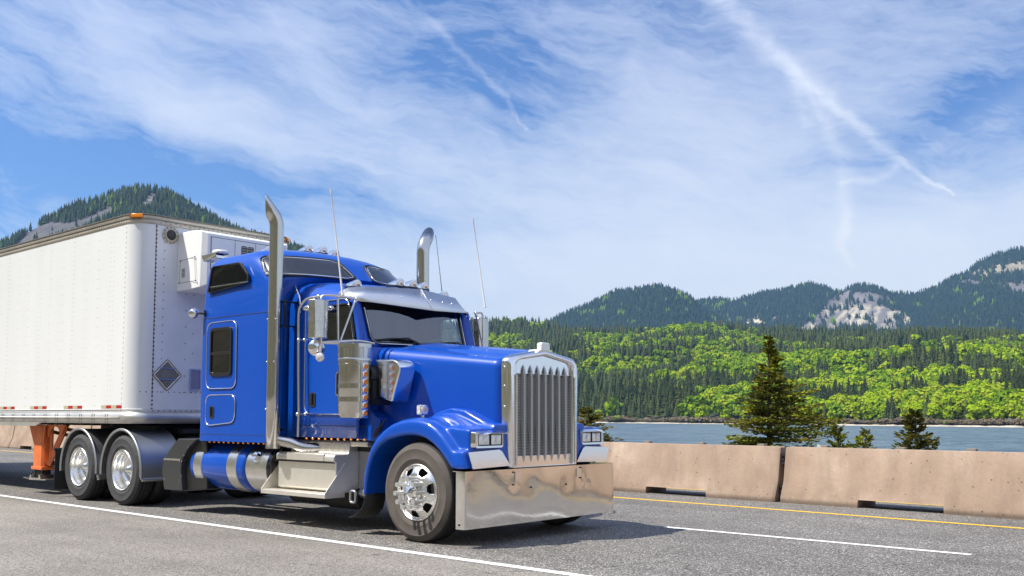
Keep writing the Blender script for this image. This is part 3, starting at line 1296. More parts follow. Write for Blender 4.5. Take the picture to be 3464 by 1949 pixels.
# those that show largest stand as trees of their own
near = np.zeros(len(pos), bool)
vis = (px > 1560) & (px < 3560)
for kind_ in (True, False):
    I = np.nonzero((isl == kind_) & vis)[0]
    I = I[np.argsort(dist[I] / hgt[I] * (1 + 0.0 * hgt[I]))][:290]
    near[I] = True
cp = [conifer(10, 8, 100 + i, rad=0.22 + 0.02 * i, jag=0.45) for i in range(4)]
lp_ = [leafy(620, 200 + i, 0.068) for i in range(4)]


def proto_obj(name, VF, mat, trunk):
    V, F = VF
    q_ = M()
    q_.v = [tuple(p) for p in V]
    q_.f = [tuple(f) for f in F.tolist()]
    q_.mi = [0] * len(F)
    q_.tube([(0, 0, -0.05), (0, 0, 0.5), (0, 0, 0.85)], [0.016, 0.010, 0.004], 5, mi=1)
    me = bpy.data.meshes.new(name)
    me.from_pydata(q_.v, [], q_.f)
    me.materials.append(mat)
    me.materials.append(bark)
    me.polygons.foreach_set('material_index', q_.mi)
    return me


cm_ = [proto_obj('conifer_tree', cp[i], [con1, con2, con3, con1][i], 1) for i in range(4)]
lm_ = [proto_obj('broadleaf_tree', lp_[i], [lf1, lf2, lf3, lf1][i], 1) for i in range(4)]
for i in np.nonzero(near)[0]:
    k = int(g_.integers(4))
    l_ = bool(isl[i])
    o = bpy.data.objects.new('broadleaf_tree' if l_ else 'conifer_tree', (lm_ if l_ else cm_)[k])
    COL.objects.link(o)
    o.location = pos[i]
    o.rotation_euler.z = g_.uniform(0, 6.28)
    o.scale = (wid[i], wid[i], hgt[i])
    if l_:
        tag(o, 'lime green broadleaf tree in spring leaf in the wood across the river', 'tree', 'broadleaf trees of the wood across the river')
    else:
        tag(o, 'dark green conifer in the wood across the river', 'tree', 'conifers of the wood across the river')
rest = ~near
cpl = [conifer(7, 6, 300 + i, rad=0.22 + 0.02 * i, jag=0.45) for i in range(3)]
lpl = [leafy(230, 400 + i, 0.098) for i in range(3)]
I = rest & ~isl
tag(scatter('conifer_wood', cpl, pos[I], g_.integers(0, 3, I.sum()), wid[I], hgt[I], [con1, con2, con3], g_.integers(0, 3, I.sum()), 1),
    'mass of dark conifers covering the hill across the river', 'wood', kind='stuff')
I = rest & isl
tag(scatter('broadleaf_wood', lpl, pos[I], g_.integers(0, 3, I.sum()), wid[I], hgt[I], [lf1, lf2, lf3], g_.choice(3, I.sum(), p=[0.42, 0.40, 0.18]), 2),
    'mass of lime green broadleaf trees on the hill across the river', 'wood', kind='stuff')
# shoreline brush
n = 4200
pxs = g_.uniform(1500, 3800, n)
bp_ = []
for px_ in pxs:
    p = shore_pt(px_)
    d_ = Vector((p.x - CAM.x, p.y - CAM.y, 0)).normalized()
    p = p + d_ * g_.uniform(4, 34)
    bp_.append((p.x, p.y, -5.6))
bp_ = np.array(bp_)
hb = g_.uniform(2.5, 6.0, n) * (0.6 + 0.8 * vnoise(pxs / 70, pxs * 0, 3))
tag(scatter('shore_brush', [leafy(60, 500 + i, 0.16, w=0.8, zlo=0) for i in range(3)], bp_, g_.integers(0, 3, n), hb * 1.6, hb, [brm, grayt, lf2], g_.choice(3, n, p=[0.66, 0.28, 0.06]), 3),
    'band of leafless brown brush along the far shore', 'brush', kind='stuff')

# ------------------------------------------------------------------ distant mountains on the right
sky2 = [(1500, 1130), (1780, 1120), (1840, 1092), (1900, 1056), (1960, 1032), (2000, 1016), (2050, 992), (2085, 975), (2140, 970), (2185, 962), (2215, 956), (2245, 958), (2290, 976), (2335, 995), (2370, 1030), (2420, 1060), (2500, 1110), (2700, 1130)]
sky3 = [(2200, 1060), (2330, 1020), (2375, 1010), (2400, 1004), (2440, 1004), (2480, 1010), (2530, 996), (2570, 984), (2620, 976), (2690, 962), (2725, 953), (2745, 951), (2790, 963), (2825, 978), (2845, 978), (2880, 962), (2910, 956), (2945, 958), (2975, 966), (3010, 984), (3060, 986), (3095, 987), (3130, 978), (3175, 958), (3220, 932), (3262, 918), (3300, 888), (3345, 862), (3385, 848), (3400, 848), (3420, 838), (3464, 834), (3600, 815), (3900, 860)]
depth_tail = 120
H2 = Hill(sky2, (1500, 2700), lambda px: 3300, 1300, 20, 0, 13, 110, 40, (420, 60), 1.1)
H3 = Hill(sky3, (2150, 4000), lambda px: 3900, 1700, 20, 0, 23, 170, 46, (480, 80), 1.15)
Zr = lambda x, y: (2600 + x / 2.898, 780 + y / 2.898)
cliff = [Zr(*p) for p in [(270, 975), (420, 870), (540, 750), (640, 640), (760, 590), (900, 600), (1000, 600), (1180, 640), (1240, 740), (1320, 800), (1430, 880), (1300, 975)]]
cliff2 = [Zr(*p) for p in [(1940, 440), (2060, 380), (2200, 335), (2350, 320), (2700, 310), (2700, 440), (2460, 400), (2300, 420), (2120, 450)]]
cliff3 = [Zr(*p) for p in [(2180, 520), (2320, 500), (2520, 500), (2700, 560), (2700, 660), (2400, 590), (2280, 550)]]
cliff4 = [Zr(*p) for p in [(1860, 490), (1960, 470), (2080, 500), (2020, 530), (1900, 520)]]
Zq = lambda x, y: (1800 + x / 2.862, 800 + y / 2.862)
cl5 = [Zq(*p) for p in [(2040, 845), (2090, 770), (2180, 760), (2195, 800), (2290, 835), (2350, 762), (2370, 775), (2310, 850), (2200, 855)]]
cl6 = [Zq(*p) for p in [(1640, 640), (1670, 640), (1760, 720), (1900, 770), (1960, 830), (1780, 850), (1730, 760)]]


def rock3(px, py):
    r_ = np.zeros(len(px))
    for c_ in (cliff, cliff2, cliff3, cliff4, cl5):
        r_ = np.maximum(r_, inpoly(px, py, c_).astype(float))
    return r_


def mask3(px, py, P):
    k = np.tile(DG * 1.2, (len(px), 1))
    r_ = rock3(px, py) > 0
    n_ = fbm(px / 26, py / 26, 4, 4)
    st = fbm((px + py * 0.5) / 9, py / 60, 9, 3)
    col = np.where((st > 0.52)[:, None] & (py > 1030)[:, None], np.array([0.40, 0.36, 0.26]), np.array([0.17, 0.155, 0.15]))
    k[r_] = col[r_] * (0.6 + 0.8 * n_[r_])[:, None]
    c2 = inpoly(px, py, cliff2)
    k[c2] = np.array([0.27, 0.235, 0.17]) * (0.5 + n_[c2])[:, None]
    g5 = inpoly(px, py, cl5)
    k[g5] = (0.50, 0.44, 0.33)
    g6 = inpoly(px, py, cl6)
    k[g6] = (0.22, 0.27, 0.12)
    return k


H2.mesh('near_blue_mountain', tm, lambda a, b_, c_: np.tile(DG * 1.2, (len(a), 1)))
H3.mesh('far_blue_mountain', tm, mask3)
cpf = [conifer(3, 4, 600 + i, rad=0.20) for i in range(3)]


def far_wood(H, n, seed, pxr, hr, rockf, name, label, mats, pb=0.01):
    P_, t_ = H.sample(n, seed, pxr, (0.25, 1.03), 0.75)
    x_, y_ = projn(P_ + np.array([0, 0, 8]))
    g2 = np.random.default_rng(seed + 1)
    rk = rockf(x_, y_)
    n_ = fbm(x_ / 16, y_ / 16, 5, 3)
    keep = (rk < 0.5) | (n_ > 0.60)
    P_ = P_[keep]
    x_, y_ = x_[keep], y_[keep]
    h_ = g2.uniform(hr[0], hr[1], len(P_))
    mi_ = g2.integers(0, 3, len(P_))
    lime = (fbm(P_[:, 0] / 60, P_[:, 1] / 60, 77, 2) > 0.80) | (g2.random(len(P_)) < pb)
    mi_[lime] = 3
    return tag(scatter(name, cpf, P_, g2.integers(0, 3, len(P_)), h_, h_, mats + [lf2], mi_, seed), label, 'wood', kind='stuff')


far_wood(H2, 13000, 31, (1700, 2600), (18, 32), lambda a, b_: np.zeros(len(a)), 'near_mountain_wood', 'conifer forest covering the rounded blue mountain', conf_)
far_wood(H3, 26000, 32, (2250, 3800), (18, 34), rock3, 'far_mountain_wood', 'conifer forest on the long blue ridge around the pale cliffs', conf_)

# ------------------------------------------------------------------ steep mountain on the left, behind the trailer
sky4 = [(-900, 1150), (-400, 980), (-150, 900), (0, 805), (30, 795), (70, 775), (120, 748), (160, 722), (200, 700), (250, 676), (300, 664), (350, 650), (400, 632), (440, 622), (480, 620), (520, 622), (560, 628), (600, 645), (640, 668), (680, 692), (720, 712), (760, 738), (800, 757), (850, 772), (900, 790), (950, 806), (1000, 818), (1040, 838), (1080, 862), (1200, 940), (1400, 1060), (1600, 1130)]
depth_tail = 50
H4 = Hill(sky4, (-700, 1600), lambda px: 1500, 900, 17, -5, 33, 190, 60, (240, 44), 1.0)
Z8_ = lambda x, y: (x / 1.7043, 600 + y / 1.7043)
talus = [Z8_(*p) for p in [(40, 420), (130, 330), (210, 265), (300, 238), (400, 245), (470, 220), (560, 185), (640, 150), (660, 175), (640, 205), (560, 235), (500, 262), (440, 300), (330, 330), (230, 360), (120, 420)]]
rockc = [Z8_(*p) for p in [(830, 130), (850, 95), (890, 75), (915, 90), (890, 120), (860, 160), (800, 185)]]


def mask4(px, py, P):
    k = np.tile(DG * 1.3, (len(px), 1))
    a = inpoly(px, py, talus)
    k[a] = np.array([0.095, 0.088, 0.092]) * (0.8 + 0.4 * fbm(px[a] / 20, py[a] / 8, 6, 3))[:, None]
    b_ = inpoly(px, py, rockc)
    k[b_] = (0.22, 0.20, 0.18)
    return k


H4.mesh('left_mountain', tm, mask4)
P_, t_ = H4.sample(15000, 61, (-350, 1300), (0.35, 1.03), 0.7)
x_, y_ = projn(P_ + np.array([0, 0, 9]))
ins = inpoly(x_, y_, talus) | inpoly(x_, y_, rockc)
keep = (~ins) | (fbm(x_ / 30, y_ / 30, 15, 2) > 0.72)
P_, x_, y_ = P_[keep], x_[keep], y_[keep]
g2 = np.random.default_rng(62)
h_ = g2.uniform(11, 23, len(P_))
mi_ = g2.integers(0, 3, len(P_))
lime = g2.random(len(P_)) < 0.035 + 0.5 * np.exp(-((x_ - 380) / 16) ** 2 - ((y_ - 690) / 26) ** 2) + 0.35 * np.exp(-((x_ - 350) / 25) ** 2 - ((y_ - 650) / 16) ** 2) + 0.3 * np.exp(-((x_ - 120) / 30) ** 2 - ((y_ - 765) / 16) ** 2)
mi_[lime] = 3
tag(scatter('left_mountain_wood', [conifer(5, 5, 700 + i, rad=0.21, jag=0.42) for i in range(3)], P_, g2.integers(0, 3, len(P_)), h_, h_, [con2, conf_[1], con3, lf2], mi_, 63),
    'conifer forest on the steep mountain above the white trailer', 'wood', kind='stuff')

# ------------------------------------------------------------------ spruces behind the barrier
nd1 = leafm('spruce_needles_olive', (0.285, 0.305, 0.028), 0.25)
nd2 = leafm('spruce_needles_dark', (0.075, 0.085, 0.016), 0.2)
nd3 = leafm('spruce_needles_brown', (0.165, 0.140, 0.03), 0.2)


def spruce(px, ytop, ybase_z, off, seed, spread, nb, label, flag=0.5, lean=0.0, leaders=1, mats=(nd1, nd2, nd3), bare=0.25, up=0.25):
    """conifer beyond the barrier: stem with whorls of boughs, each a flat spray of needle tufts"""
    g_ = random.Random(seed)
    r_ = ray(px, ytop)
    t_ = (wp(0, off) - CAM).dot(WNOR) / Vector((r_.x, r_.y, 0)).dot(WNOR)
    top = CAM + r_ * t_
    base = Vector((top.x, top.y, ybase_z))
    H = top.z - base.z
    root = empty('spruce_tree', base)
    tag(root, label, 'tree')
    tk = M()
    cr = M()
    stems = [(Vector((0, 0, 0)), Vector((lean, 0, H)))]
    if leaders > 1:
        stems = [(Vector((0, 0, 0)), RT * -0.30 + Vector((0, 0, H))), (Vector((0, 0, H * 0.5)), RT * 0.62 + Vector((0, 0, H * 0.96)))]
    for (a, b_) in stems:
        tk.tube([a, a.lerp(b_, 0.5), b_], [0.03 + 0.022 * H, 0.02 + 0.012 * H, 0.006], 7)
    for (a, b_) in stems:
        n_ = nb if a.z == 0 else nb // 2
        for i in range(n_):
            f = (round(i / n_ * 24) + g_.uniform(-0.35, 0.35)) / 24
            f = min(max(f, 0.0), 0.99) ** 0.8
            if f < 0.03:
                continue
            p0_ = a.lerp(b_, f)
            az = g_.uniform(0, 2 * pi)
            dr = Vector((cos(az), sin(az), 0))
            side = dr.dot(RT)
            L = spread * (float(np.interp(f, [0, .5, .56, .72, .78, .85, .9, .97], [2.3, 2.05, 1.95, 1.15, .72, .42, .26, .05])) / 2.95 if bare > 0.3 else (1 - f) ** 0.9) * g_.uniform(0.35, 1.25) * (1 + flag * side) + 0.05
            if f > 1.12 - bare and side < 0.1 and flag > 0.3 and g_.random() < 0.75:
                continue
            droop = -0.12 + up * f + g_.uniform(-0.12, 0.10)
            d_ = (dr + Vector((0, 0, droop))).normalized()
            lat = d_.cross(Vector((0, 0, 1))).normalized()
            tip = p0_ + d_ * L + Vector((0, 0, 0.10 * L))
            if L > 0.35:
                tk.tube([p0_, p0_ + d_ * L * 0.6, tip], [0.012 + 0.008 * L, 0.008, 0.003], 4, False)
            ns = int(14 + 46 * L)
            mi = g_.choice([0, 0, 1, 2])
            for k in range(ns):
                s_ = (k + g_.random()) / ns
                s_ = 0.12 + 0.88 * s_
                wdt = (0.34 * L + 0.05) * (1 - abs(s_ - 0.45)) * g_.uniform(-1, 1)
                c_ = p0_.lerp(tip, s_) + lat * wdt + Vector((0, 0, g_.uniform(-0.05, 0.05) - 0.10 * abs(wdt)))
                o1 = (d_ * 0.7 + lat * (1 if wdt > 0 else -1) * g_.uniform(0.2, 0.9) + Vector((0, 0, g_.uniform(-0.2, 0.35)))).normalized()
                ln = g_.uniform(0.07, 0.15)
                wv = o1.cross(Vector((g_.uniform(-1, 1), g_.uniform(-1, 1), g_.uniform(0.2, 1)))).normalized() * ln * 0.28
                q_ = 1 if (g_.random() < 0.30) else mi
                cr.add([c_ - wv, c_ + wv, c_ + o1 * ln + wv * 0.4, c_ + o1 * ln - wv * 0.4], [(0, 1, 2, 3)], q_)
    tk2 = tk.build('trunk', bark, smooth=40, loc=(0, 0, 0))
    tk2.parent = root
    c2 = cr.build('crown', list(mats), smooth=0, fixn=False, loc=(0, 0, 0))
    c2.parent = root
    return root


spruce(2598, 1138, -3.6, 15.5, 3, 2.7, 360, 'tall ragged olive green spruce standing behind the barrier joint', flag=0.32, bare=0.31)
spruce(2866, 1442, -3.2, 14.0, 5, 1.3, 70, 'young spruce with two upswept tips behind the barrier, right of the tall spruce', flag=0.0, leaders=2, up=0.7)
spruce(3096, 1392, -3.2, 15.0, 8, 2.7, 110, 'sparse brownish young spruce behind the barrier, rightmost of the trees there', flag=0.05, mats=(nd2, nd2, nd3), up=0.5)
spruce(1985, 1380, -3.4, 13.0, 12, 4.6, 130, 'brownish spruce boughs showing between the chrome grille and the barrier', flag=0.1, mats=(nd3, nd2, nd3))

# ------------------------------------------------------------------ wooded slope behind the camera (seen only in the chrome)
n = 300
g2 = np.random.default_rng(91)
s_ = g2.uniform(-120, 160, n)
o_ = g2.uniform(-100, -34, n)
zz = np.interp(o_, [-120, -60, -38, -24, -19.5], [52, 26, 14, 5, 1.2])
P_ = np.array([list(wp(a, b_, c_)) for a, b_, c_ in zip(s_, o_, zz)])
h_ = g2.uniform(6, 12, n)
tag(scatter('roadside_wood', [conifer(6, 7, 800, rad=0.2), leafy(150, 801, 0.12)], P_, g2.integers(0, 2, n), h_, h_, [con1, lf2], g2.integers(0, 2, n), 92),
    'wood on the slope behind the camera', 'wood', kind='stuff')

# ================================================================== TRAILER
TR = empty('semi_trailer', (-14, 1.37, 0))
tag(TR, 'long white riveted refrigerated box trailer with bare metal bottom rail coupled to the blue truck', 'trailer')
YN, YF, XF, XB, ZB, ZT = -0.03, 2.77, -6.10, -22.3, 1.37, 4.18


def round_wall(z0, z1, grow=0.0, r=0.30):
    """open box of wall sheet with rounded front corners, seen from outside"""
    q = M()
    pts = [(XB, YN - grow)]
    n = 14
    for i in range(n + 1):
        a = -pi / 2 + (pi / 2) * i / n
        pts.append((XF - r + (r + grow) * cos(a), YN + r + (r + grow) * sin(a)))
    for i in range(n + 1):
        a = (pi / 2) * i / n
        pts.append((XF - r + (r + grow) * cos(a), YF - r + (r + grow) * sin(a)))
    pts.append((XB, YF + grow))
    return q, pts


q, pts = round_wall(ZB, ZT)
n = len(pts)
# corner sheets start where the rounding starts; side and front are separate sheets
k = 15
side = M()
side.prism([(XB, YN), (XF - 0.30, YN), (XF - 0.30, YN + 0.03), (XB, YN + 0.03)], 'z', ZB, ZT)
side.prism([(XB, YF - 0.03), (XF - 0.30, YF - 0.03), (XF - 0.30, YF), (XB, YF)], 'z', ZB, ZT)
side.prism([(XB, YN + 0.03), (XB + 0.03, YN + 0.03), (XB + 0.03, YF - 0.03), (XB, YF - 0.03)], 'z', ZB, ZT)
# sheet overlaps every 1.25 m
for x in np.arange(-21.5, -7, 2.51):
    side.box((x, YN - 0.0008, ZB + 0.02), (x + 0.05, YN - 0.0002, ZT - 0.02))
side.build('side_wall', wbody, TR, smooth=0)
for pp in (pts[1:16], pts[16:31]):
    cor = M()
    cor.grid([[(a, b, ZB) for a, b in pp], [(a, b, (ZB + ZT) / 2) for a, b in pp], [(a, b, ZT) for a, b in pp]])
    cor.build('front_corner', wbody, TR, smooth=60)
fr = M()
fr.box((XF - 0.03, YN + 0.30, ZB), (XF, YF - 0.30, ZT))
fr.box((XF, YN + 0.30, ZB + 0.22), (XF + 0.003, YN + 0.34, ZT))
fr.build('front_wall', wfront, TR, smooth=0)
ro = M()
ro.prism(pts, 'z', ZT + 0.115, ZT + 0.125)
ro.build('roof', wbody, TR, smooth=0)
# top and bottom rails


def rail(z0, z1, g0, mat, name, x_from=None):
    q = M()
    _, pp = round_wall(z0, z1, g0)
    if x_from is not None:
        pp = [(x_from, pp[0][1])] + pp[1:-1] + [(x_from, pp[-1][1])]
    q.grid([[(a, b, z0) for a, b in pp], [(a, b, z1) for a, b in pp]])
    return q


q = rail(ZT - 0.005, ZT + 0.075, 0.006, beigem, '')
o = len(q.v)
_, pp = round_wall(0, 0, 0.022)
q.grid([[(a, b, ZT + 0.075) for a, b in pp], [(a, b, ZT + 0.128) for a, b in pp]], mi=0)
_, p2_ = round_wall(0, 0, 0.006)
q.grid([[(a, b, ZT + 0.0751) for a, b in p2_], [(a, b, ZT + 0.0751) for a, b in pp]])
q.build('top_rail', beigem, TR, smooth=50, solid=0.004)
q = M()
_, pp = round_wall(0, 0, 0.026)
q.tube([(a, b, ZT + 0.128) for a, b in pp], 0.010, 6)
q.build('gutter_trim', pm('dark_gutter', (0.16, 0.14, 0.11), 0.6), TR)
q = rail(1.20, ZB, 0.010, galv, '')
q.grid([[(a, YN - 0.014, 1.283) for a in (XB, XF - 0.32)], [(a, YN - 0.030, 1.287) for a in (XB, XF - 0.32)], [(a, YN - 0.030, 1.295) for a in (XB, XF - 0.32)], [(a, YN - 0.014, 1.300) for a in (XB, XF - 0.32)]])
q.prism([(1.145, XB), (1.145, -9.22), (1.20, -9.05), (1.20, XB)][::-1] and [(XB, 1.145), (-9.30, 1.145), (-9.10, 1.20), (XB, 1.20)], 'y', YN - 0.012, YN + 0.02)
q.prism([(XB, 1.145), (-9.30, 1.145), (-9.10, 1.20), (XB, 1.20)], 'y', YF - 0.02, YF + 0.012)
q.build('bottom_rail', galv, TR, smooth=40, solid=0.003)
q = M()
for z_ in (ZB + 0.012, ZB + 0.04):
    _, pp = round_wall(0, 0, 0.006)
    q.tube([(a, b, z_) for a, b in pp], 0.006, 5)
q.build('edge_bead', wbody, TR)
# floor and cross members
q = M()
q.box((XB, YN + 0.03, 1.215), (XF - 0.33, YF - 0.03, ZB - 0.01))
q.box((XF - 0.33, YN + 0.33, 1.215), (XF - 0.02, YF - 0.33, ZB - 0.01))
for x in np.arange(-22, -6.6, 0.31):
    q.box((x, YN + 0.05, 1.165), (x + 0.05, YF - 0.05, 1.214))
q.box((-8.2, 0.55, 1.10), (-5.9 - 0.45, 2.2, 1.164))
q.build('floor_frame', chass, TR, smooth=0)


def rivets(pts_, r, name, mat, parent, nrm=(0, -1, 0), d=0.4):
    """little domed heads in one mesh"""
    q = M()
    N = Vector(nrm)
    a = N.cross(Vector((0, 0, 1)) if abs(N.z) < 0.9 else Vector((1, 0, 0))).normalized()
    b = N.cross(a)
    for p in pts_:
        p = Vector(p)
        vs = [p + (a * cos(k * pi / 3) + b * sin(k * pi / 3)) * r for k in range(6)] + [p + N * r * d]
        q.add(vs, [(k, (k + 1) % 6, 6) for k in range(6)])
    return q.build(name, mat, parent, smooth=180)


pp = []
x = -21.9
k = 0
while x < -6.6:
    for dx in ((0, 0.045) if k % 2 else (0, 0.10)):
        st = 0.075 if k % 3 == 0 else 0.15
        for z_ in np.arange(ZB + 0.10, ZT - 0.02, st):
            pp.append((x + dx, YN, z_))
    x += 0.418
    k += 1
rivets(pp, 0.0082, 'side_rivets', rivm, TR)
pp = [(x, YN - 0.007, ZB + 0.026) for x in np.arange(-14, -6.4, 0.055)] + [(x, YN - 0.008, ZT + 0.03) for x in np.arange(-16, -6.4, 0.07)]
for x in np.arange(-14, -6.5, 0.42):
    for dx in (0, 0.07):
        for z_ in (1.335, 1.312, 1.262, 1.225):
            pp.append((x + dx, YN - 0.0125, z_))
rivets(pp, 0.011, 'rail_rivets', rust, TR)
q = M()
pp = []
for z_ in np.arange(ZB + 0.05, ZT, 0.062):
    pp.append((XF + 0.003, YN + 0.315, z_))
rivets(pp, 0.017, 'corner_joint_rivets', rust, TR, (1, 0, 0))
q.box((XF + 0.0031, YN + 0.305, ZB + 0.23), (XF + 0.0046, YN + 0.318, ZT))
q.build('corner_joint', pm('rust_joint', (0.20, 0.13, 0.08), 0.9, var=0.6, vscale=25), TR, smooth=0)
rivets([(XF - 0.30, YN - 0.001, z_) for z_ in np.arange(ZB + 0.05, ZT, 0.075)], 0.012, 'corner_side_rivets', pm('rust_light', (0.34, 0.25, 0.17), 0.8), TR)
pp = []
for y_, st in ((0.42, 0.125), (0.80, 0.25), (0.93, 0.3), (1.3, 0.25), (1.8, 0.25)):
    pp += [(XF, y_, z_) for z_ in np.arange(ZB + 0.3, ZT - 0.05, st)]
pp += [(XF, y_, ZB + 0.30) for y_ in np.arange(0.1, 2.5, 0.09)] + [(XF + 0.011, y_, ZB + 0.018) for y_ in np.arange(0.3, 2.5, 0.09)]
pp += [(XF + 0.007, y_, ZT + 0.03 + 0.02 * (i % 2)) for i, y_ in enumerate(np.arange(0.35, 2.5, 0.08))]
rivets(pp, 0.010, 'front_rivets', rust, TR, (1, 0, 0))
# strips of red and pale reflecting tape
k = 0
for x1 in [-6.39 - 1.255 * i for i in range(12)]:
    q = M()
    for j in range(4):
        a = x1 - 0.63 + 0.63 * j / 4
        q.box((a + 0.0005, YN - 0.0036, 1.425), (a + 0.157, YN - 0.0032, 1.472), mi=j % 2)
    q.build('reflector_tape', [khak, redm], TR, smooth=0)
# marker lamps
for yy_, nm in ((YN + 0.11, 0), (YF - 0.07, 1)):
    e = M()
    a0 = -0.72 if nm == 0 else 0.72
    cx_, cy_ = XF - 0.30, (YN + 0.30 if nm == 0 else YF - 0.30)
    d0 = Vector((cos(a0), sin(a0), 0)) if nm == 1 else Vector((cos(a0 - 0.15), sin(a0 - 0.15), 0))
    tg = Vector((-d0.y, d0.x, 0))
    c_ = Vector((cx_, cy_, ZT + 0.103)) + d0 * 0.335
    rot = Matrix((d0, tg, Vector((0, 0, 1)))).transposed()
    e.box((c_.x - 0.02, c_.y - 0.085, c_.z - 0.027), (c_.x + 0.02, c_.y + 0.085, c_.z + 0.027), rot=rot)
    lo_ = e.build('marker_lamp', amber, TR, bevel=0.008)
    b_ = M()
    b_.box((c_.x - 0.030, c_.y - 0.095, c_.z - 0.033), (c_.x - 0.012, c_.y + 0.095, c_.z + 0.033), rot=rot)
    b_.build('lamp_base', pm('lamp_base', (0.35, 0.12, 0.02), 0.5), lo_)
# round port, placard holder, document box
q = M()
q.lathe([(0.135, XF), (0.135, XF + 0.012), (0.10, XF + 0.014), (0.098, XF + 0.03), (0.080, XF + 0.032), (0.076, XF + 0.014)], (0, 0.51, 4.045), 'x', 28)
q.build('vent_ring', pm('aged_ring', (0.50, 0.46, 0.38), 0.6, 0.3, var=0.2, vscale=20), TR, bevel=0)
q = M()
q.lathe([(0.079, XF + 0.013), (0.07, XF + 0.03), (0.04, XF + 0.045), (0.0005, XF + 0.05)], (0, 0.51, 4.045), 'x', 20)
q.build('vent_cap', pm('vent_screen', (0.05, 0.048, 0.04), 0.6, var=0.5, vscale=60), TR)
rivets([(XF + 0.013, 0.51 + 0.118 * cos(a), 4.045 + 0.118 * sin(a)) for a in np.arange(0, 6.28, 0.52)], 0.010, 'ring_bolts', rust, TR, (1, 0, 0))
q = M()
cy_, cz_, r_ = 0.515, 1.925, 0.245
ol = rloop([(XF + 0.004, cy_ - r_, cz_), (XF + 0.004, cy_, cz_ - r_), (XF + 0.004, cy_ + r_, cz_), (XF + 0.004, cy_, cz_ + r_)], 0.03, 4)
q.plate(ol, (0.006, 0, 0))
ho = q.build('placard_holder', pm('holder_metal', (0.20, 0.185, 0.17), 0.7, 0.0, var=0.2), TR, smooth=0)
q = M()
for dz in (0.095, -0.07):
    w_ = r_ - abs(dz) - 0.03
    q.box((XF + 0.0101, cy_ - w_, cz_ + dz), (XF + 0.018, cy_ + w_, cz_ + dz + 0.014))
for (a, b) in (((cy_ - r_ + .03, cz_), (cy_, cz_ + r_ - .03)), ((cy_ + r_ - .03, cz_), (cy_, cz_ - r_ + .03)), ((cy_ - r_ + .03, cz_), (cy_, cz_ - r_ + .03)), ((cy_ + r_ - .03, cz_), (cy_, cz_ + r_ - .03))):
    q.tube([(XF + 0.012, a[0], a[1]), (XF + 0.012, b[0], b[1])], 0.006, 4)
q.build('holder_rib', alu, ho)
q = M()
ol = rectl(0, 1, 0, 1, 0, 0.1)
lo_, in_ = [], []
for L_, g_ in ((lo_, 0.0), (in_, 0.022)):
    for p in rloop([(XF + 0.003, 0.885 + g_, 1.70 + g_), (XF + 0.003, 1.085 - g_, 1.70 + g_), (XF + 0.003, 1.085 - g_, 2.035 - g_), (XF + 0.003, 0.885 + g_, 2.035 - g_)], 0.02, 4):
        L_.append(p)
q.ring(lo_, in_, (0.014, 0, 0))
bx_ = q.build('document_box', alu, TR, smooth=0)
q = M()
q.plate(in_, (0.004, 0, 0))
q.build('document_box_lid', pm('violet_plastic', (0.24, 0.24, 0.36), 0.4), bx_, smooth=0)
# refrigeration unit hung on the front wall
q = M()
y0, y1, z0, z1, xo = 0.64, 2.24, 3.20, 4.09, -5.42
sec = lambda x, gy, gz: [(x, y0 + gy, z0 + gz), (x, y1 - gy, z0 + gz), (x, y1 - gy, z1 - gz), (x, y0 + gy, z1 - gz)]
q.grid([sec(XF + 0.002, 0.0, 0.0), sec(-5.72, 0.0, 0.0), sec(-5.50, 0.03, 0.02), sec(xo, 0.10, 0.06)], closed=True)
q.f += [tuple(range(12, 16))]
q.mi += [0]
rf_ = q.build('refrigeration_unit', wreef, TR, bevel=0.012, seg=2, smooth=20)
q = M()
# front panels with dark seams between
for (a, b) in ((0.79, 1.185), (1.195, 1.55), (1.56, 2.10)):
    q.box((xo + 0.001, a, 3.30), (xo + 0.010, b, 3.975))
q.build('front_panel', wreef, rf_, smooth=0)
q = M()
q.box((xo - 0.002, 0.78, 3.29), (xo + 0.002, 2.11, 3.985))
q.build('panel_seam', blackp, rf_, smooth=0)
q = M()
for a in (1.30, 1.415):
    q.plate(rloop([(xo + 0.0105, a, 3.66), (xo + 0.0105, a + 0.107, 3.66), (xo + 0.0105, a + 0.107, 3.91), (xo + 0.0105, a, 3.91)], 0.02, 3), (0.004, 0, 0))
so_ = q.build('solar_panel', solar, rf_, smooth=0)
q = M()
for z_ in np.arange(3.69, 3.90, 0.04):
    q.box((xo + 0.0146, 1.30, z_), (xo + 0.0152, 1.52, z_ + 0.003))
q.build('cell_line', alu, so_, smooth=0)
q = M()
hl_ = [(-6.02, y0 - 0.001, 3.66), (-5.62, y0 - 0.001, 3.68), (-5.58, y0 - 0.001, 3.32), (-6.04, y0 - 0.001, 3.32)]
q.tube(rloop(hl_, 0.05, 4), 0.003, 4, closed=True)
for z_ in np.arange(3.40, 3.52, 0.02):
    q.box((-5.97, y0 - 0.004, z_), (-5.88, y0 - 0.0005, z_ + 0.009))
for p in hl_:
    q.sphere(p, 0.012, 6)
q.build('service_hatch', steeld, rf_)
# landing gear


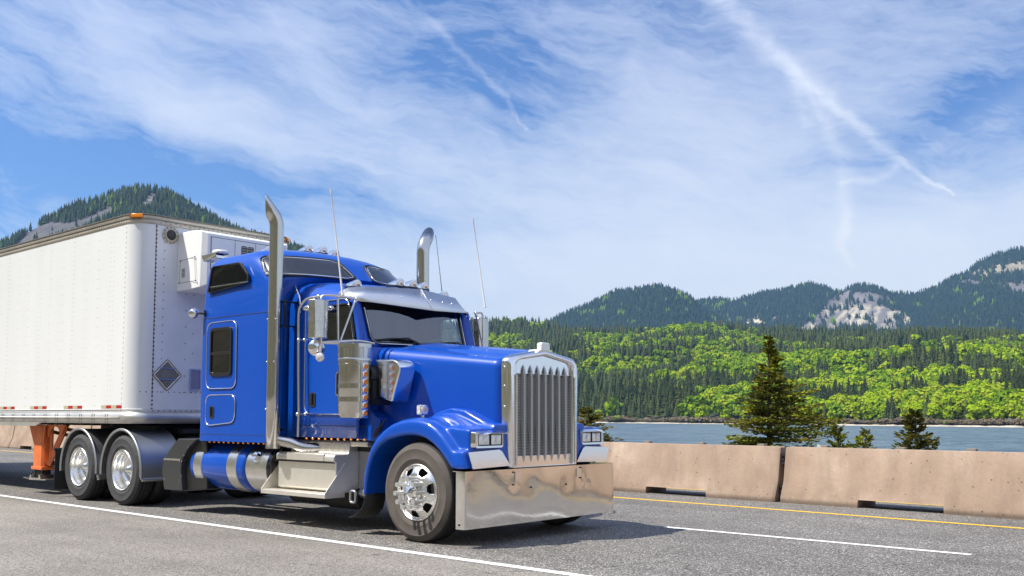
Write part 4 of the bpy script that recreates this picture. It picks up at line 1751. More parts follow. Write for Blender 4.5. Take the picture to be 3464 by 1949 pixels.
def landing(s):
    q = M()
    yb = 0.15 if s > 0 else 2.39
    Y = lambda a: yb + a
    q.prism(rloop([(-9.80, Y(0), 0), (-9.42, Y(0), 0), (-9.42, Y(0.20), 0), (-9.80, Y(0.20), 0)], 0.0, 2) and [(-9.76, Y(0.0)), (-9.46, Y(0.0)), (-9.42, Y(0.04)), (-9.42, Y(0.17)), (-9.46, Y(0.20)), (-9.76, Y(0.20)), (-9.80, Y(0.17)), (-9.80, Y(0.04))], 'z', 0.41, 1.15)
    q.prism([(-10.0, 1.16), (-9.80, 0.84), (-9.42, 0.84), (-9.36, 1.16)], 'y', Y(0.008), Y(0.028))
    q.box((-9.82, Y(-0.012), 0.40), (-9.40, Y(0.212), 0.455))
    return q


for s in (1, -1):
    lg = landing(s).build('landing_leg', orange, TR, bevel=0.008)
    yb = 0.15 if s > 0 else 2.39
    q = M()
    q.tube([(-9.38, yb + 0.1, 0.50), (-8.78, yb + 0.1, 1.16)], 0.055, 4)
    q.tube([(-9.30, yb + 0.1, 1.16), (-9.32, yb + 0.1, 0.62)], 0.03, 4)
    q.prism([(-9.40, 1.16), (-8.70, 1.16), (-8.86, 0.98), (-8.98, 1.12), (-9.12, 1.14), (-9.24, 1.08), (-9.34, 0.95)], 'y', yb + 0.05, yb + 0.07)
    q.build('leg_brace', orange, lg, smooth=0)
    q = M()
    q.box((-9.76, yb + 0.03, 0.29), (-9.46, yb + 0.17, 0.40))
    q.cyl((-9.78, yb + 0.1, 0.33), (-9.44, yb + 0.1, 0.33), 0.05)
    q.sphere((-9.84, yb + 0.02, 0.33), 0.03, 8)
    q.box((-9.86, yb + 0.01, 0.31), (-9.70, yb + 0.03, 0.34))
    q.build('leg_shaft', chass, lg, smooth=30)
    q = M()
    q.prism([(-10.06, 0.262), (-9.84, 0.232), (-9.80, 0.31), (-9.76, 0.31), (-9.76, 0.262), (-9.48, 0.262), (-9.46, 0.32), (-9.42, 0.32), (-9.38, 0.25), (-9.20, 0.255), (-9.20, 0.238), (-9.80, 0.225), (-10.06, 0.25)], 'y', yb - 0.03, yb + 0.22)
    q.build('foot_plate', alu, lg, smooth=0)
q = M()
q.tube([(-9.6, 0.3, 0.5), (-9.6, 2.45, 0.5)], 0.04, 6)
q.tube([(-9.5, 0.3, 1.05), (-9.5, 2.4, 0.55)], 0.03, 6)
q.tube([(-9.0, 0.3, 1.1), (-7.8, 1.1, 0.85)], 0.03, 6)
q.build('cross_brace', pm('dark_orange', (0.33, 0.09, 0.03), 0.6), TR, smooth=30)

# ================================================================== TRUCK
T = empty('semi_truck', (-3.6, 1.25, 0))
tag(T, 'blue long-nose semi truck with chrome bumper, tall exhaust stacks and sleeper cab on the highway', 'truck')
mir = lambda p: (p[0], 2.5 - p[1], p[2])

# ------------------------------------------------------------------ wheels


def tyre_mesh(w, lugs, dusty, Rr=0.52):
    """tyre about the y axis, outer sidewall at y=0"""
    q = M()
    hw = w
    prof = [(0.300, 0.030), (0.315, 0.012), (0.345, 0.004), (0.352, 0.0), (0.360, 0.004), (0.405, -0.004), (0.44, -0.002), (0.452, -0.006), (0.460, 0.0), (0.490, 0.014), (0.508, 0.028)]
    n = 96
    if lugs:
        crown = [(0.520, 0.045), (0.5205, 0.075), (0.505, 0.078), (0.505, 0.088), (0.5215, 0.09), (0.522, w / 2 - .005), (0.507, w / 2), (0.522, w / 2 + .005)]
    else:
        crown = [(0.518, 0.042), (0.5205, 0.060), (0.508, 0.063), (0.508, 0.072), (0.5215, 0.075), (0.522, 0.108), (0.508, 0.111), (0.508, 0.121), (0.522, 0.124), (0.5222, w / 2)]
    full = prof + crown
    rest = [(r_, w - y_) for r_, y_ in full[:-1]][::-1] if not lugs else [(r_, w - y_) for r_, y_ in full[:-3]][::-1]
    full = full + rest
    k0 = len(prof)

    def fr_(j, i, r_):
        if lugs and i in (9, 10, 11) and j % 3 == 0:
            return r_ - 0.012
        return r_
    full = [(r_ * Rr / 0.522 if r_ > 0.36 else r_, y_) for r_, y_ in full]
    q.lathe(full, (0, 0, 0), 'y', n, fr=fr_)
    k = len(full) - 1
    for f in range(len(q.mi)):
        i = f % k
        q.mi[f] = 1 if 10 <= i < k - 10 else 0
    return q


def front_wheel(loc, parent, flip):
    w = empty('front_wheel', loc, parent)
    if flip:
        w.rotation_euler.z = pi
    w.rotation_euler.y = 0.25
    ty = tyre_mesh(0.29, False, True).build('tyre', [tyre_d, tread], smooth=50)
    ty.parent = w
    q = M()
    q.lathe([(0.302, 0.03), (0.300, 0.012), (0.290, 0.006), (0.282, 0.012), (0.276, 0.03), (0.270, 0.038)], n=64)
    # wheel disc with seven hand holes
    n = 112
    rad = [(0.270, 0.038), (0.262, 0.030), (0.256, 0.024), (0.235, 0.008), (0.205, -0.008), (0.190, -0.014), (0.170, -0.018), (0.120, -0.018)]
    rows_ = []
    for j in range(n):
        g_ = 2 * pi * j / n
        rows_.append([(r_ * cos(g_), y_, r_ * sin(g_)) for r_, y_ in rad])
    rows_.append(rows_[0])

    def skip(i, j):
        ph = (i + 0.5) / n * 7 % 1.0
        if j == 3:
            return 0.25 < ph < 0.75
        if j == 2:
            return 0.27 < ph < 0.73
        if j == 4:
            return 0.31 < ph < 0.69
        return False
    q2 = M()
    q2.grid(rows_, skip=skip)
    rim = q.build('rim', wheelm, smooth=60)
    rim.parent = w
    ds = q2.build('wheel_disc', wheelm, smooth=50, solid=-0.012)
    ds.parent = w
    q = M()
    q.lathe([(0.27, 0.06), (0.20, 0.09), (0.12, 0.10), (0.02, 0.10)], n=32)
    q.lathe([(0.298, 0.04), (0.30, 0.25)], n=40)
    b_ = q.build('brake_drum', chass, smooth=50)
    b_.parent = w
    q = M()
    q.lathe([(0.118, -0.018), (0.114, -0.045), (0.085, -0.060), (0.075, -0.105), (0.060, -0.115), (0.030, -0.125), (0.001, -0.150)], n=16)
    hb_ = q.build('hub_cap', chrome, smooth=30)
    hb_.parent = w
    nut = None
    for k in range(10):
        a = 2 * pi * k / 10 + 0.3
        if nut is None:
            q = M()
            q.lathe([(0.026, 0.0), (0.024, -0.02), (0.0215, -0.025), (0.0215, -0.125), (0.026, -0.130), (0.026, -0.142), (0.001, -0.145)], n=14)
            nut = q.build('lug_nut_cover', nutm, smooth=40)
            o = nut
        else:
            o = copy_tree(nut)
        o.parent = w
        o.location = (0.150 * cos(a), -0.016, 0.150 * sin(a))
    return w


def rear_wheel(loc, parent, flip=False):
    w = empty('rear_wheel', loc, parent)
    if flip:
        w.rotation_euler.z = pi
    q = tyre_mesh(0.28, True, False)
    ty = q.build('tyre', [tyre_r, tread], smooth=50)
    ty.parent = w
    t2 = copy_tree(ty, w, (0, 0.33, 0))
    q = M()
    q.lathe([(0.304, 0.03), (0.302, 0.008), (0.294, 0.0), (0.286, 0.006), (0.280, 0.035), (0.276, 0.060), (0.262, 0.080), (0.256, 0.12), (0.250, 0.17), (0.215, 0.195), (0.170, 0.205), (0.120, 0.205)], n=64)
    rm = q.build('rim', wheelm, smooth=60)
    rm.parent = w
    q = M()
    q.lathe([(0.135, 0.204), (0.130, 0.17), (0.120, 0.155), (0.085, 0.13), (0.045, 0.085), (0.022, 0.062), (0.001, 0.055)], n=32)
    hc = q.build('hub_cap', chrome, smooth=50)
    hc.parent = w
    return w


fw1 = front_wheel((-0.12, 0.0, 0.522), T, False)
fw2 = front_wheel((-0.12, 2.5, 0.522), T, True)
rw = rear_wheel((-6.40, 0.0, 0.522), T)
for x, y, f in ((-7.77, 0.0, False), (-6.40, 2.5, True), (-7.77, 2.5, True)):
    o = copy_tree(rw)
    abs_loc(o, T, (x, y, 0.522))
    o.rotation_euler.z = pi if f else 0
for x in (-19.0, -20.25):
    for y, f in ((0.10, False), (2.64, True)):
        o = copy_tree(rw)
        o.name = 'trailer_wheel'
        o.parent = TR
        abs_loc(o, TR, (x, y, 0.522))
        o.rotation_euler.z = pi if f else 0
q = M()
q.box((-20.8, 0.9, 0.7), (-18.4, 1.1, 1.16))
q.box((-20.8, 1.65, 0.7), (-18.4, 1.85, 1.16))
for x in (-19.0, -20.25):
    q.cyl((x, 0.7, 0.52), (x, 2.1, 0.52), 0.07)
q.build('bogie_frame', chass, TR, smooth=30)

# ------------------------------------------------------------------ chassis
q = M()
for y in (0.80, 1.62):
    q.box((-8.5, y, 0.74), (0.40, y + 0.08, 1.00))
for x in (-8.2, -7.1, -5.4, -4.2, -3.2):
    q.box((x, 0.88, 0.80), (x + 0.1, 1.62, 0.94))
for x in (-6.40, -7.77):
    q.cyl((x, 0.5, 0.522), (x, 2.0, 0.522), 0.09)
    q.sphere((x, 1.25, 0.522), 0.24, 12)
    q.box((x - 0.25, 0.72, 0.60), (x + 0.25, 0.80, 0.78))
q.cyl((-0.12, 0.35, 0.46), (-0.12, 2.15, 0.46), 0.055)
q.box((-0.9, 0.70, 0.56), (0.45, 0.78, 0.66))
q.box((-0.9, 1.72, 0.56), (0.45, 1.80, 0.66))
q.box((-1.7, 0.95, 0.42), (-0.1, 1.55, 1.2))
q.box((-2.9, 1.0, 0.52), (-1.7, 1.5, 0.95))
q.cyl((-2.9, 1.25, 0.62), (-6.2, 1.25, 0.56), 0.06)
q.cyl((-2.9, 0.55, 0.36), (-2.2, 0.55, 0.36), 0.13)
q.cyl((-2.1, 0.50, 0.34), (-1.5, 0.50, 0.34), 0.13)
q.box((0.30, 0.75, 0.45), (0.52, 1.75, 0.80))
q.box((-4.4, 0.45, 0.90), (-1.2, 2.05, 1.03))
q.build('chassis_frame', chass, T, smooth=40)
q = M()
q.prism([(-8.3, 1.02), (-6.3, 1.02), (-6.0, 1.05), (-6.0, 1.09), (-6.3, 1.15), (-7.7, 1.15), (-8.3, 1.05)], 'y', 0.75, 1.75)
q.build('fifth_wheel', chass, T, smooth=0)

# ------------------------------------------------------------------ bumper
def dent(y, z):
    """shallow dimples where the sheet is bolted on, and a little oil-canning between"""
    d = 0.625 - 0.006 * ((y - 1.25) / 1.27) ** 2
    for (a_, b_, s_, k_) in ((0.70, 0.60, 0.09, -.0016), (0.99, 0.555, 0.12, -.0022), (1.60, 0.555, 0.12, -.0022), (1.87, 0.62, 0.07, -.0018), (2.02, 0.55, 0.035, -.0018), (1.90, 0.56, 0.03, -.0016)):
        d += k_ * math.exp(-((y - a_) / s_) ** 2 - ((z - b_) / s_) ** 2)
    d += 0.0022 * sin(y * 3.1 + 0.6) * sin(z * 7 + 0.5) + 0.0012 * sin(y * 7.7 + z * 6)
    return d


q = M()
rows_ = []
for i in range(40):
    z_ = 0.19 + 0.575 * i / 39
    row = [(0.50, -0.02, z_), (0.50, -0.035, z_), (0.60, -0.035, z_), (0.616, -0.028, z_), (0.621, -0.015, z_)]
    row += [(dent(-0.0 + 2.5 * j / 150, z_), -0.0 + 2.5 * j / 150, z_) for j in range(151)]
    row += [(0.621, 2.515, z_), (0.616, 2.528, z_), (0.60, 2.535, z_), (0.50, 2.535, z_), (0.50, 2.52, z_)]
    row += [(0.598, 2.51, z_), (0.598, -0.01, z_)]
    rows_.append(row)
q.grid(rows_, closed=True)
q.box((0.42, 0.0, 0.757), (0.60, 2.5, 0.765))
q.box((0.50, 0.0, 0.19), (0.60, 2.5, 0.196))
bump = q.build('bumper', chromeb, T, smooth=35)
for y0_, nm in ((0.725, 0), (1.79, 1)):
    q = M()
    q.box((0.6262, y0_, 0.632), (0.633, y0_ + 0.085, 0.728))
    o = q.build('tow_hook_cover', trimw, bump, smooth=0)
q = M()
for (y_, z_) in ((0.70, 0.73), (0.70, 0.60), (1.87, 0.735), (1.87, 0.62), (0.99, 0.56), (1.60, 0.56)):
    q.cyl((0.626, y_, z_), (0.634, y_, z_), 0.009, 8)
q.cyl((0.55, -0.040, 0.235), (0.55, -0.046, 0.235), 0.010, 8)
q.build('bumper_bolts', blackp, bump)

# ------------------------------------------------------------------ grille
KO = [(0.665, 0.775), (0.645, 1.80), (0.655, 1.93), (0.74, 1.975), (1.25, 2.055), (1.76, 1.975), (1.845, 1.93), (1.855, 1.80), (1.835, 0.775)]
KI = [(0.775, 0.78), (0.755, 1.78), (0.765, 1.89), (0.83, 1.925), (1.25, 1.99), (1.67, 1.925), (1.735, 1.89), (1.745, 1.78), (1.725, 0.78)]
rK = [0.01, 0.10, 0.05, 0.10, 0.03, 0.10, 0.05, 0.10, 0.01]


def yzloop(pts_, x, r=None):
    return rloop([(x, a, b) for a, b in pts_], r or rK, 5)


q = M()
A, B = yzloop(KO, 0.50), yzloop(KO, 0.585)
Cc = [p + (Vector((0.61, 1.25, p.z)) - p).normalized() * 0 for p in yzloop([(a + (0.03 if a < 1.2 else -0.03 if a > 1.3 else 0), b - (0.03 if b > 1 else 0)) for a, b in KO], 0.620)]
Dd = yzloop([(a - (0.012 if a < 1.2 else -0.012 if a > 1.3 else 0), b + (0.012 if b > 1 else 0)) for a, b in KI], 0.622)
Ee = yzloop(KI, 0.61)
Ff = yzloop(KI, 0.555)
q.grid([A, B, Cc, Dd, Ee, Ff], closed=True)
gr = q.build('grille_surround', trimw, T, smooth=50)
q = M()
q.box((0.548, 0.76, 0.88), (0.556, 1.74, 1.80))
q.build('grille_screen', meshm, gr, smooth=0)
q = M()
for i in range(30):
    z_ = 0.89 + i * 0.030
    q.box((0.5562, 0.765, z_), (0.5605, 1.735, z_ + 0.007))
for i in range(96):
    y_ = 0.77 + i * 0.010
    q.box((0.5561, y_, 0.885), (0.5575, y_ + 0.0022, 1.79))
q.build('screen_wire', wiremesh, gr, smooth=0)
q = M()
q.prism([(0.772, 1.775), (1.728, 1.775), (1.735, 1.89), (1.66, 1.925), (1.25, 1.985), (0.84, 1.925), (0.765, 1.89)], 'x', 0.5565, 0.580)
q.build('grille_header', trimw, gr, bevel=0.003)
q = M()
q.prism([(0.70, 0.772), (1.80, 0.772), (1.80, 0.80), (1.74, 0.895), (0.76, 0.895), (0.70, 0.80)], 'x', 0.5566, 0.592)
q.build('grille_footer', trimw, gr, bevel=0.003)
bar = None
for i in range(7):
    y_ = 0.905 + i * 0.120
    if bar is None:
        q = M()
        w_ = 0.017
        rows_ = []
        for z_, k, x_ in ((0.825, 0.03, 0.594), (0.855, 0.5, 0.60), (0.90, 1, 0.606), (1.30, 1, 0.606), (1.74, 1, 0.606), (1.80, 1.0, 0.606), (1.84, 0.7, 0.598), (1.875, 0.05, 0.584)):
            rows_.append([(0.558 if 0.9 < z_ < 1.77 else x_ - 0.012, -w_ * k, z_), (x_, -w_ * k * 0.8, z_), (x_ + 0.012 * k, 0, z_), (x_, w_ * k * 0.8, z_), (0.558 if 0.9 < z_ < 1.77 else x_ - 0.012, w_ * k, z_)])
        q.grid(rows_)
        bar = q.build('grille_bar', barm, gr, smooth=30)
        bar.location.y = bar.location.y + y_
        b0y = y_
    else:
        o = bar.copy()
        COL.objects.link(o)
        o.location.y = bar.location.y + (y_ - b0y)
q = M()
q.prism([(1.175, 2.035), (1.325, 2.035), (1.325, 2.115), (1.31, 2.13), (1.19, 2.13), (1.175, 2.115)], 'x', 0.55, 0.622)
q.prism([(1.13, 2.025), (1.37, 2.025), (1.34, 2.055), (1.16, 2.055)], 'x', 0.45, 0.618)
q.build('radiator_cap', pm('frosted_cap', (0.80, 0.80, 0.78), 0.45, 0.3), T, bevel=0.012, seg=3)
# edge rods of the surround and side bolts
q = M()
for s in (0, 1):
    y_ = 0.742 if s == 0 else 1.758
    q.tube([(0.628, y_, 0.80), (0.628, y_, 1.76)], 0.013, 8)
    ys = 0.655 if s == 0 else 1.845
    for z_ in (1.84, 1.64, 1.42, 1.22, 0.95):
        q.sphere((0.55, ys + (-0.01 if s == 0 else 0.01), z_), 0.012, 8)
q.build('surround_rod', alu, gr, smooth=50)

# ------------------------------------------------------------------ hood


def hood_rows():
    rows_ = []
    for i in range(15):
        f = i / 14
        x = -1.27 + f * (0.50 + 1.27)
        yh = 0.455 + (0.655 - 0.455) * f ** 0.9
        zt = 2.125 + (1.925 - 2.125) * f
        zc = 2.215 + (2.035 - 2.215) * f
        r = 0.125 - 0.05 * f
        half = [(yh + 0.01, 0.92), (yh, 1.2), (yh, 1.6), (yh, zt - r * 1.35)]
        for k in range(1, 7):
            a = (pi / 2) * k / 6
            half.append((yh + r * (1 - cos(a)), zt - r * 1.35 + r * 1.35 * sin(a)))
        ym = 0.60 + (0.86 - 0.60) * f
        yy_ = [yh + r + (1.25 - yh - r) * t_ for t_ in (0.2, 0.38, 0.44, 0.55, 0.75, 1.0)]
        for t_, y_ in zip((0.2, 0.38, 0.44, 0.55, 0.75, 1.0), yy_):
            half.append((y_, zt + (zc - zt) * (t_ ** 1.2) + (0.012 if t_ > 0.4 else 0)))
        full = [(x, a, b) for a, b in half] + [(x, 2.5 - a, b) for a, b in half[::-1][1:]]
        rows_.append(full)
    return rows_


q = M()
hr = hood_rows()
q.grid(hr)
hood = q.build('hood', paint, T, smooth=60, solid=0.02)
q = M()
# cowl box under the windscreen and dark firewall sides
q.prism([(-1.47, 1.04), (-1.06, 1.02), (-1.10, 1.30), (-1.26, 1.40), (-1.27, 2.05), (-1.31, 2.13), (-1.47, 2.15)], 'y', 0.33, 2.17)
q.build('cowl', paint, T, bevel=0.015)
q = M()
lat = at(1300, 1400, y=0.40)
q.tube([at(1288, 1446, y=0.34), at(1276, 1463, y=0.33), at(1266, 1476, y=0.33)], [0.022, 0.030, 0.016], 8)
q.tube([at(1302, 1418, y=0.38), at(1288, 1446, y=0.34)], [0.010, 0.020], 6)
q.build('hood_latch', blackp, hood)

# ------------------------------------------------------------------ fenders (blended solid)


def fender(mirror):
    q = M()
    # arch band as a thick ring sector over the wheel
    lip = [(-0.955, 0.44), (-0.935, 0.60), (-0.89, 0.78), (-0.825, 0.90), (-0.74, 0.985), (-0.62, 1.05), (-0.50, 1.08), (-0.37, 1.105), (-0.23, 1.115), (-0.10, 1.105), (0.00, 1.08), (0.10, 1.03), (0.19, 0.965), (0.26, 0.90), (0.32, 0.84), (0.37, 0.78)]
    out = [(-1.03, 0.44), (-1.01, 0.66), (-0.965, 0.84), (-0.90, 0.98), (-0.81, 1.085), (-0.70, 1.17), (-0.57, 1.24), (-0.42, 1.285), (-0.25, 1.305), (-0.10, 1.30), (0.03, 1.275), (0.15, 1.215), (0.26, 1.13), (0.36, 1.03), (0.46, 0.92), (0.585, 0.785)]
    # (y, inset of outer curve) sections
    ys = [(0.015, 0.045), (0.05, 0.015), (0.12, 0.0), (0.30, 0.0), (0.50, 0.0), (0.70, 0.0)]
    rows_ = []
    for y_, ins_ in ys:
        o_ = []
        for (lx, lz), (ox, oz) in zip(lip, out):
            d = Vector((lx - ox, lz - oz)).normalized() * ins_
            o_.append((ox + d.x, y_, oz + d.y))
        rows_.append(o_ + [(lx, y_, lz) for lx, lz in lip[::-1]])
    q.grid(rows_, closed=True)
    n = len(rows_[0])
    k = len(lip)
    for r0 in (0, len(rows_) - 1):
        for i in range(k - 1):
            q.f.append((r0 * n + i, r0 * n + i + 1, r0 * n + n - 2 - i, r0 * n + n - 1 - i))
            q.mi.append(0)
    # shelf rising to the hood side
    q.prism([(-0.80, 1.02), (-0.66, 1.16), (-0.48, 1.28), (-0.28, 1.37), (-0.08, 1.41), (0.12, 1.385), (0.28, 1.315), (0.42, 1.255), (0.57, 1.235), (0.585, 0.80), (0.40, 0.80), (0.28, 0.93), (0.0, 1.12), (-0.45, 1.12)], 'y', 0.47, 0.70)
    q.prism([(-0.60, 1.12), (-0.38, 1.27), (-0.18, 1.325), (0.02, 1.325), (0.18, 1.275), (0.34, 1.215), (0.555, 1.19), (0.56, 0.82), (0.42, 0.82), (0.30, 0.93), (0.0, 1.12)], 'y', 0.26, 0.48)
    # headlamp pod
    q.prism([(0.02, 1.20), (0.30, 1.205), (0.545, 1.185), (0.550, 0.97), (0.56, 0.80), (0.42, 0.80), (0.30, 0.95), (0.10, 1.10)], 'y', 0.115, 0.30)
    q.prism([(0.36, 0.97), (0.53, 0.97), (0.585, 0.785), (0.42, 0.785)], 'y', 0.03, 0.30)
    if mirror:
        q = q.mirrored()
    o = q.build('fender', paint, T, smooth=0)
    md = o.modifiers.new('remesh', 'REMESH')
    md.mode = 'VOXEL'
    md.voxel_size = 0.0135
    md.use_smooth_shade = True
    md = o.modifiers.new('smooth', 'SMOOTH')
    md.factor = 0.5
    md.iterations = 26
    return o


fnd = [fender(False), fender(True)]
# black wheel housing
for mr in (0, 1):
    q = M()
    q.box((-0.95, 0.46, 0.60), (0.45, 0.75, 1.10))
    if mr:
        q = q.mirrored()
    q.build('wheel_housing', chass, T)
    # rubber flap behind the front wheel
    q = M()
    rows_ = []
    for i, (x, z, w_) in enumerate([(-0.97, 0.50, 0.30), (-0.975, 0.40, 0.30), (-1.02, 0.30, 0.31), (-1.12, 0.225, 0.32), (-1.245, 0.185, 0.32)]):
        rows_.append([(x, 0.03, z), (x + 0.01, 0.03 + w_ / 2, z - 0.01), (x + 0.0, 0.03 + w_, z - 0.015)])
    q.grid(rows_)
    if mr:
        q = q.mirrored()
    q.build('splash_flap', rubber, T, smooth=60, solid=0.008)

# headlamps
for mr in (0, 1):
    hy = (lambda y: y) if not mr else (lambda y: 2.5 - y)
    A0, A1 = (0.13, 0.575)
    lo_ = rloop([(0.545, hy(A0), 0.985), (0.545, hy(A1), 0.985), (0.545, hy(A1), 1.165), (0.545, hy(A0), 1.165)], 0.03, 5)
    l2 = rloop([(0.60, hy(A0 + 0.015), 0.992), (0.60, hy(A1 - 0.01), 0.992), (0.60, hy(A1 - 0.01), 1.158), (0.60, hy(A0 + 0.015), 1.158)], 0.03, 5)
    l3 = rloop([(0.598, hy(A0 + 0.055), 1.015), (0.598, hy(A1 - 0.02), 1.015), (0.598, hy(A1 - 0.02), 1.138), (0.598, hy(A0 + 0.055), 1.138)], 0.012, 5)
    l4 = [Vector((0.578, p.y, p.z)) for p in l3]
    q = M()
    q.grid([lo_, l2, l3, l4], closed=True)
    q.plate(l4, (-0.003, 0, 0))
    hl = q.build('headlight', chrome, T, bevel=0.004)
    for a, b in ((0.190, 0.368), (0.378, 0.552)):
        q = M()
        q.ring(rloop([(0.5785, hy(a), 1.017), (0.5785, hy(b), 1.017), (0.5785, hy(b), 1.136), (0.5785, hy(a), 1.136)], 0.012, 4),
               rloop([(0.5785, hy(a + .008), 1.025), (0.5785, hy(b - .008), 1.025), (0.5785, hy(b - .008), 1.128), (0.5785, hy(a + .008), 1.128)], 0.010, 4), (0.016, 0, 0), 1)
        c0 = (a + b) / 2
        rows_ = []
        for i in range(7):
            yy = a + 0.008 + (b - a - 0.016) * i / 6
            rows_.append([(0.590 + 0.010 * (1 - ((i - 3) / 3) ** 2) * (1 - ((j - 3) / 3) ** 2), hy(yy), 1.025 + 0.103 * j / 6) for j in range(7)])
        q.grid(rows_)
        q.lathe([(0.022, 0.600), (0.020, 0.606), (0.012, 0.604), (0.001, 0.603)], (0, hy(c0), 1.077), 'x', 14)
        q.build('lens', [headm, blackp], hl, smooth=60)
    q = M()
    q.grid([[(0.575, hy(A0 + 0.02), 1.160), (0.585, hy(0.3), 1.172), (0.585, hy(A1 + 0.005), 1.166)],
            [(0.66, hy(A0 + 0.065), 1.122), (0.67, hy(0.32), 1.148), (0.66, hy(A1 + 0.045), 1.142)]])
    q.build('headlight_visor', trimw, hl, solid=0.004, smooth=0)
    # bright stone guard below the lamps
    q = M()
    q.prism([(hy(0.04), 0.955), (hy(0.50), 0.972), (hy(0.545), 0.955), (hy(0.675), 0.80), (hy(0.10), 0.785)], 'x', 0.0, 0.004)
    for i_, p in enumerate(q.v):
        q.v[i_] = (p[0] + 0.597 - 0.30 * (p[2] - 0.785) * 0.12 + 0.006, p[1], p[2])
    q.build('stone_guard', trimw, T, smooth=0)

# turn signals on the fenders
for mr in (0, 1):
    c_ = Vector((-0.235, 0.20 if not mr else 2.30, 1.385))
    q = M()
    q.box((c_.x - 0.035, c_.y - 0.055, c_.z - 0.055), (c_.x + 0.030, c_.y + 0.055, c_.z + 0.055), mi=0)
    q.cyl((c_.x, c_.y, c_.z - 0.09), (c_.x, c_.y, c_.z - 0.05), 0.02)
    tl = q.build('turn_signal', [trimw], T, bevel=0.010, seg=3)
    q = M()
    q.lathe([(0.052, c_.x + 0.030), (0.048, c_.x + 0.038), (0.02, c_.x + 0.042), (0.001, c_.x + 0.043)], (0, c_.y, c_.z), 'x', 20)
    q.build('signal_lens', clearl, tl)
    q = M()
    s = -1 if not mr else 1
    q.box((c_.x - 0.028, c_.y + s * 0.0555, c_.z - 0.045), (c_.x + 0.024, c_.y + s * 0.060, c_.z + 0.045))
    q.cyl((c_.x + 0.0425, c_.y, c_.z), (c_.x + 0.046, c_.y, c_.z), 0.018, 10, 1)
    q.build('signal_side', [clearl, ambc], tl)

# ------------------------------------------------------------------ cab
CY = 0.24
ZR = [1.06, 1.40, 2.20, 2.66, 2.735, 2.80, 2.86, 2.905]


def cab_row(x0, skew=0.0, tuck=0.0, top=1.0):
    """half section from the sill to the roof centre; skew shifts x with height (front pillar rake)"""
    dz = -0.135 * (x0 + 2.5) / 1.08
    pts_ = [(CY + 0.0, 1.06), (CY, 1.40), (CY, 2.20), (CY + 0.008, 2.66), (CY + 0.02, 2.735 + dz * 0.3), (CY + 0.05, 2.835 + dz * 0.7), (CY + 0.11, 2.92 + dz), (CY + 0.20, 2.975 + dz), (CY + 0.45, 3.02 + dz), (1.25, 3.05 + dz)]
    out = []
    for i, (y_, z_) in enumerate(pts_):
        sx_ = skew * max(0, min((z_ - 2.20) / 0.46, 1.25))
        if skew < -0.1 and i >= 5:
            sx_ -= (0.07, 0.12, 0.15, 0.13, 0.06)[i - 5]
        out.append((x0 + sx_, y_ + (tuck if 2 <= i <= 6 else 0), z_))
    return out + [(p[0], 2.5 - p[1], p[2]) for p in out[::-1][1:]]


rows_ = [cab_row(-2.70), cab_row(-2.36), cab_row(-2.02), cab_row(-1.70, -0.07), cab_row(-1.385, -0.115), cab_row(-1.345, -0.12, 0.07)]
nb_ = len(rows_[0])


def cab_skip(i, j):
    return i in (2, 3) and (j == 2 or j == nb_ - 4)


q = M()
q.grid(rows_, skip=cab_skip)
cab = q.build('cab', paint, T, smooth=55, solid=0.03)
# roof brow and pillars round the windscreen


def ws(y, z):
    """windscreen surface"""
    return Vector((-1.21 - 0.17 * abs((y - 1.25) / 0.80) ** 2.4 - (z - 2.15) * 0.29, y, z))


WO = [(0.445, 2.165), (2.055, 2.165), (2.075, 2.745), (0.425, 2.745)]


def wloop(d, x_off=0.0, r=0.10, n=7):
    """loop on the windscreen surface inset by d"""
    flat = rloop([(0, WO[0][0] + d, WO[0][1] + d), (0, WO[1][0] - d, WO[1][1] + d), (0, WO[2][0] - d, WO[2][1] - d), (0, WO[3][0] + d, WO[3][1] - d)], r, n)
    out = []
    m_ = len(flat)
    for i in range(m_):
        a, b = flat[i], flat[(i + 1) % m_]
        k = max(1, int((b - a).length / 0.09))
        for j in range(k):
            p = a.lerp(b, j / k)
            w_ = ws(p.y, p.z)
            w_.x += x_off
            out.append(w_)
    return out


q = M()
L0 = wloop(-0.004, 0.0)
# outer fold runs back to the cab skin
Lo = []
for p in L0:
    ty = (p.y - 1.25) / 0.92
    y_ = CY + 0.075 if p.y < 0.62 else 2.5 - CY - 0.075 if p.y > 1.88 else p.y
    e = 1.0 if p.y < 0.62 or p.y > 1.88 else 0.0
    zt = p.z + (0.13 if p.z > 2.7 else -0.03 if p.z < 2.2 else 0.0)
    xb_ = -1.355 - (p.z - 2.2) * 0.26 if e > 0.8 else p.x - 0.12
    if p.z > 2.7:
        xb_ = min(xb_, p.x - 0.20)
        zt = p.z + 0.10
    Lo.append(Vector((xb_, y_, zt)))
q.grid([Lo, L0], closed=True)
q.build('windscreen_surround', paint, cab, smooth=60, solid=0.01)
q = M()
q.tube(wloop(0.010, 0.004), 0.024, 8, closed=True)
q.build('windscreen_seal', blackg, cab, smooth=60)
q = M()
q.tube(wloop(0.006, 0.026), 0.006, 6, closed=True)
q.build('windscreen_bead', chrome, cab, smooth=60)
q = M()
rows_ = []
for j in range(9):
    z_ = 2.17 + 0.57 * j / 8
    ins_ = 0.45 - 0.02 * j / 8
    rows_.append([ws(ins_ + (2.5 - 2 * ins_) * i / 20, z_) for i in range(21)])
q.grid(rows_)
q.build('windscreen', wsg, cab, smooth=60)
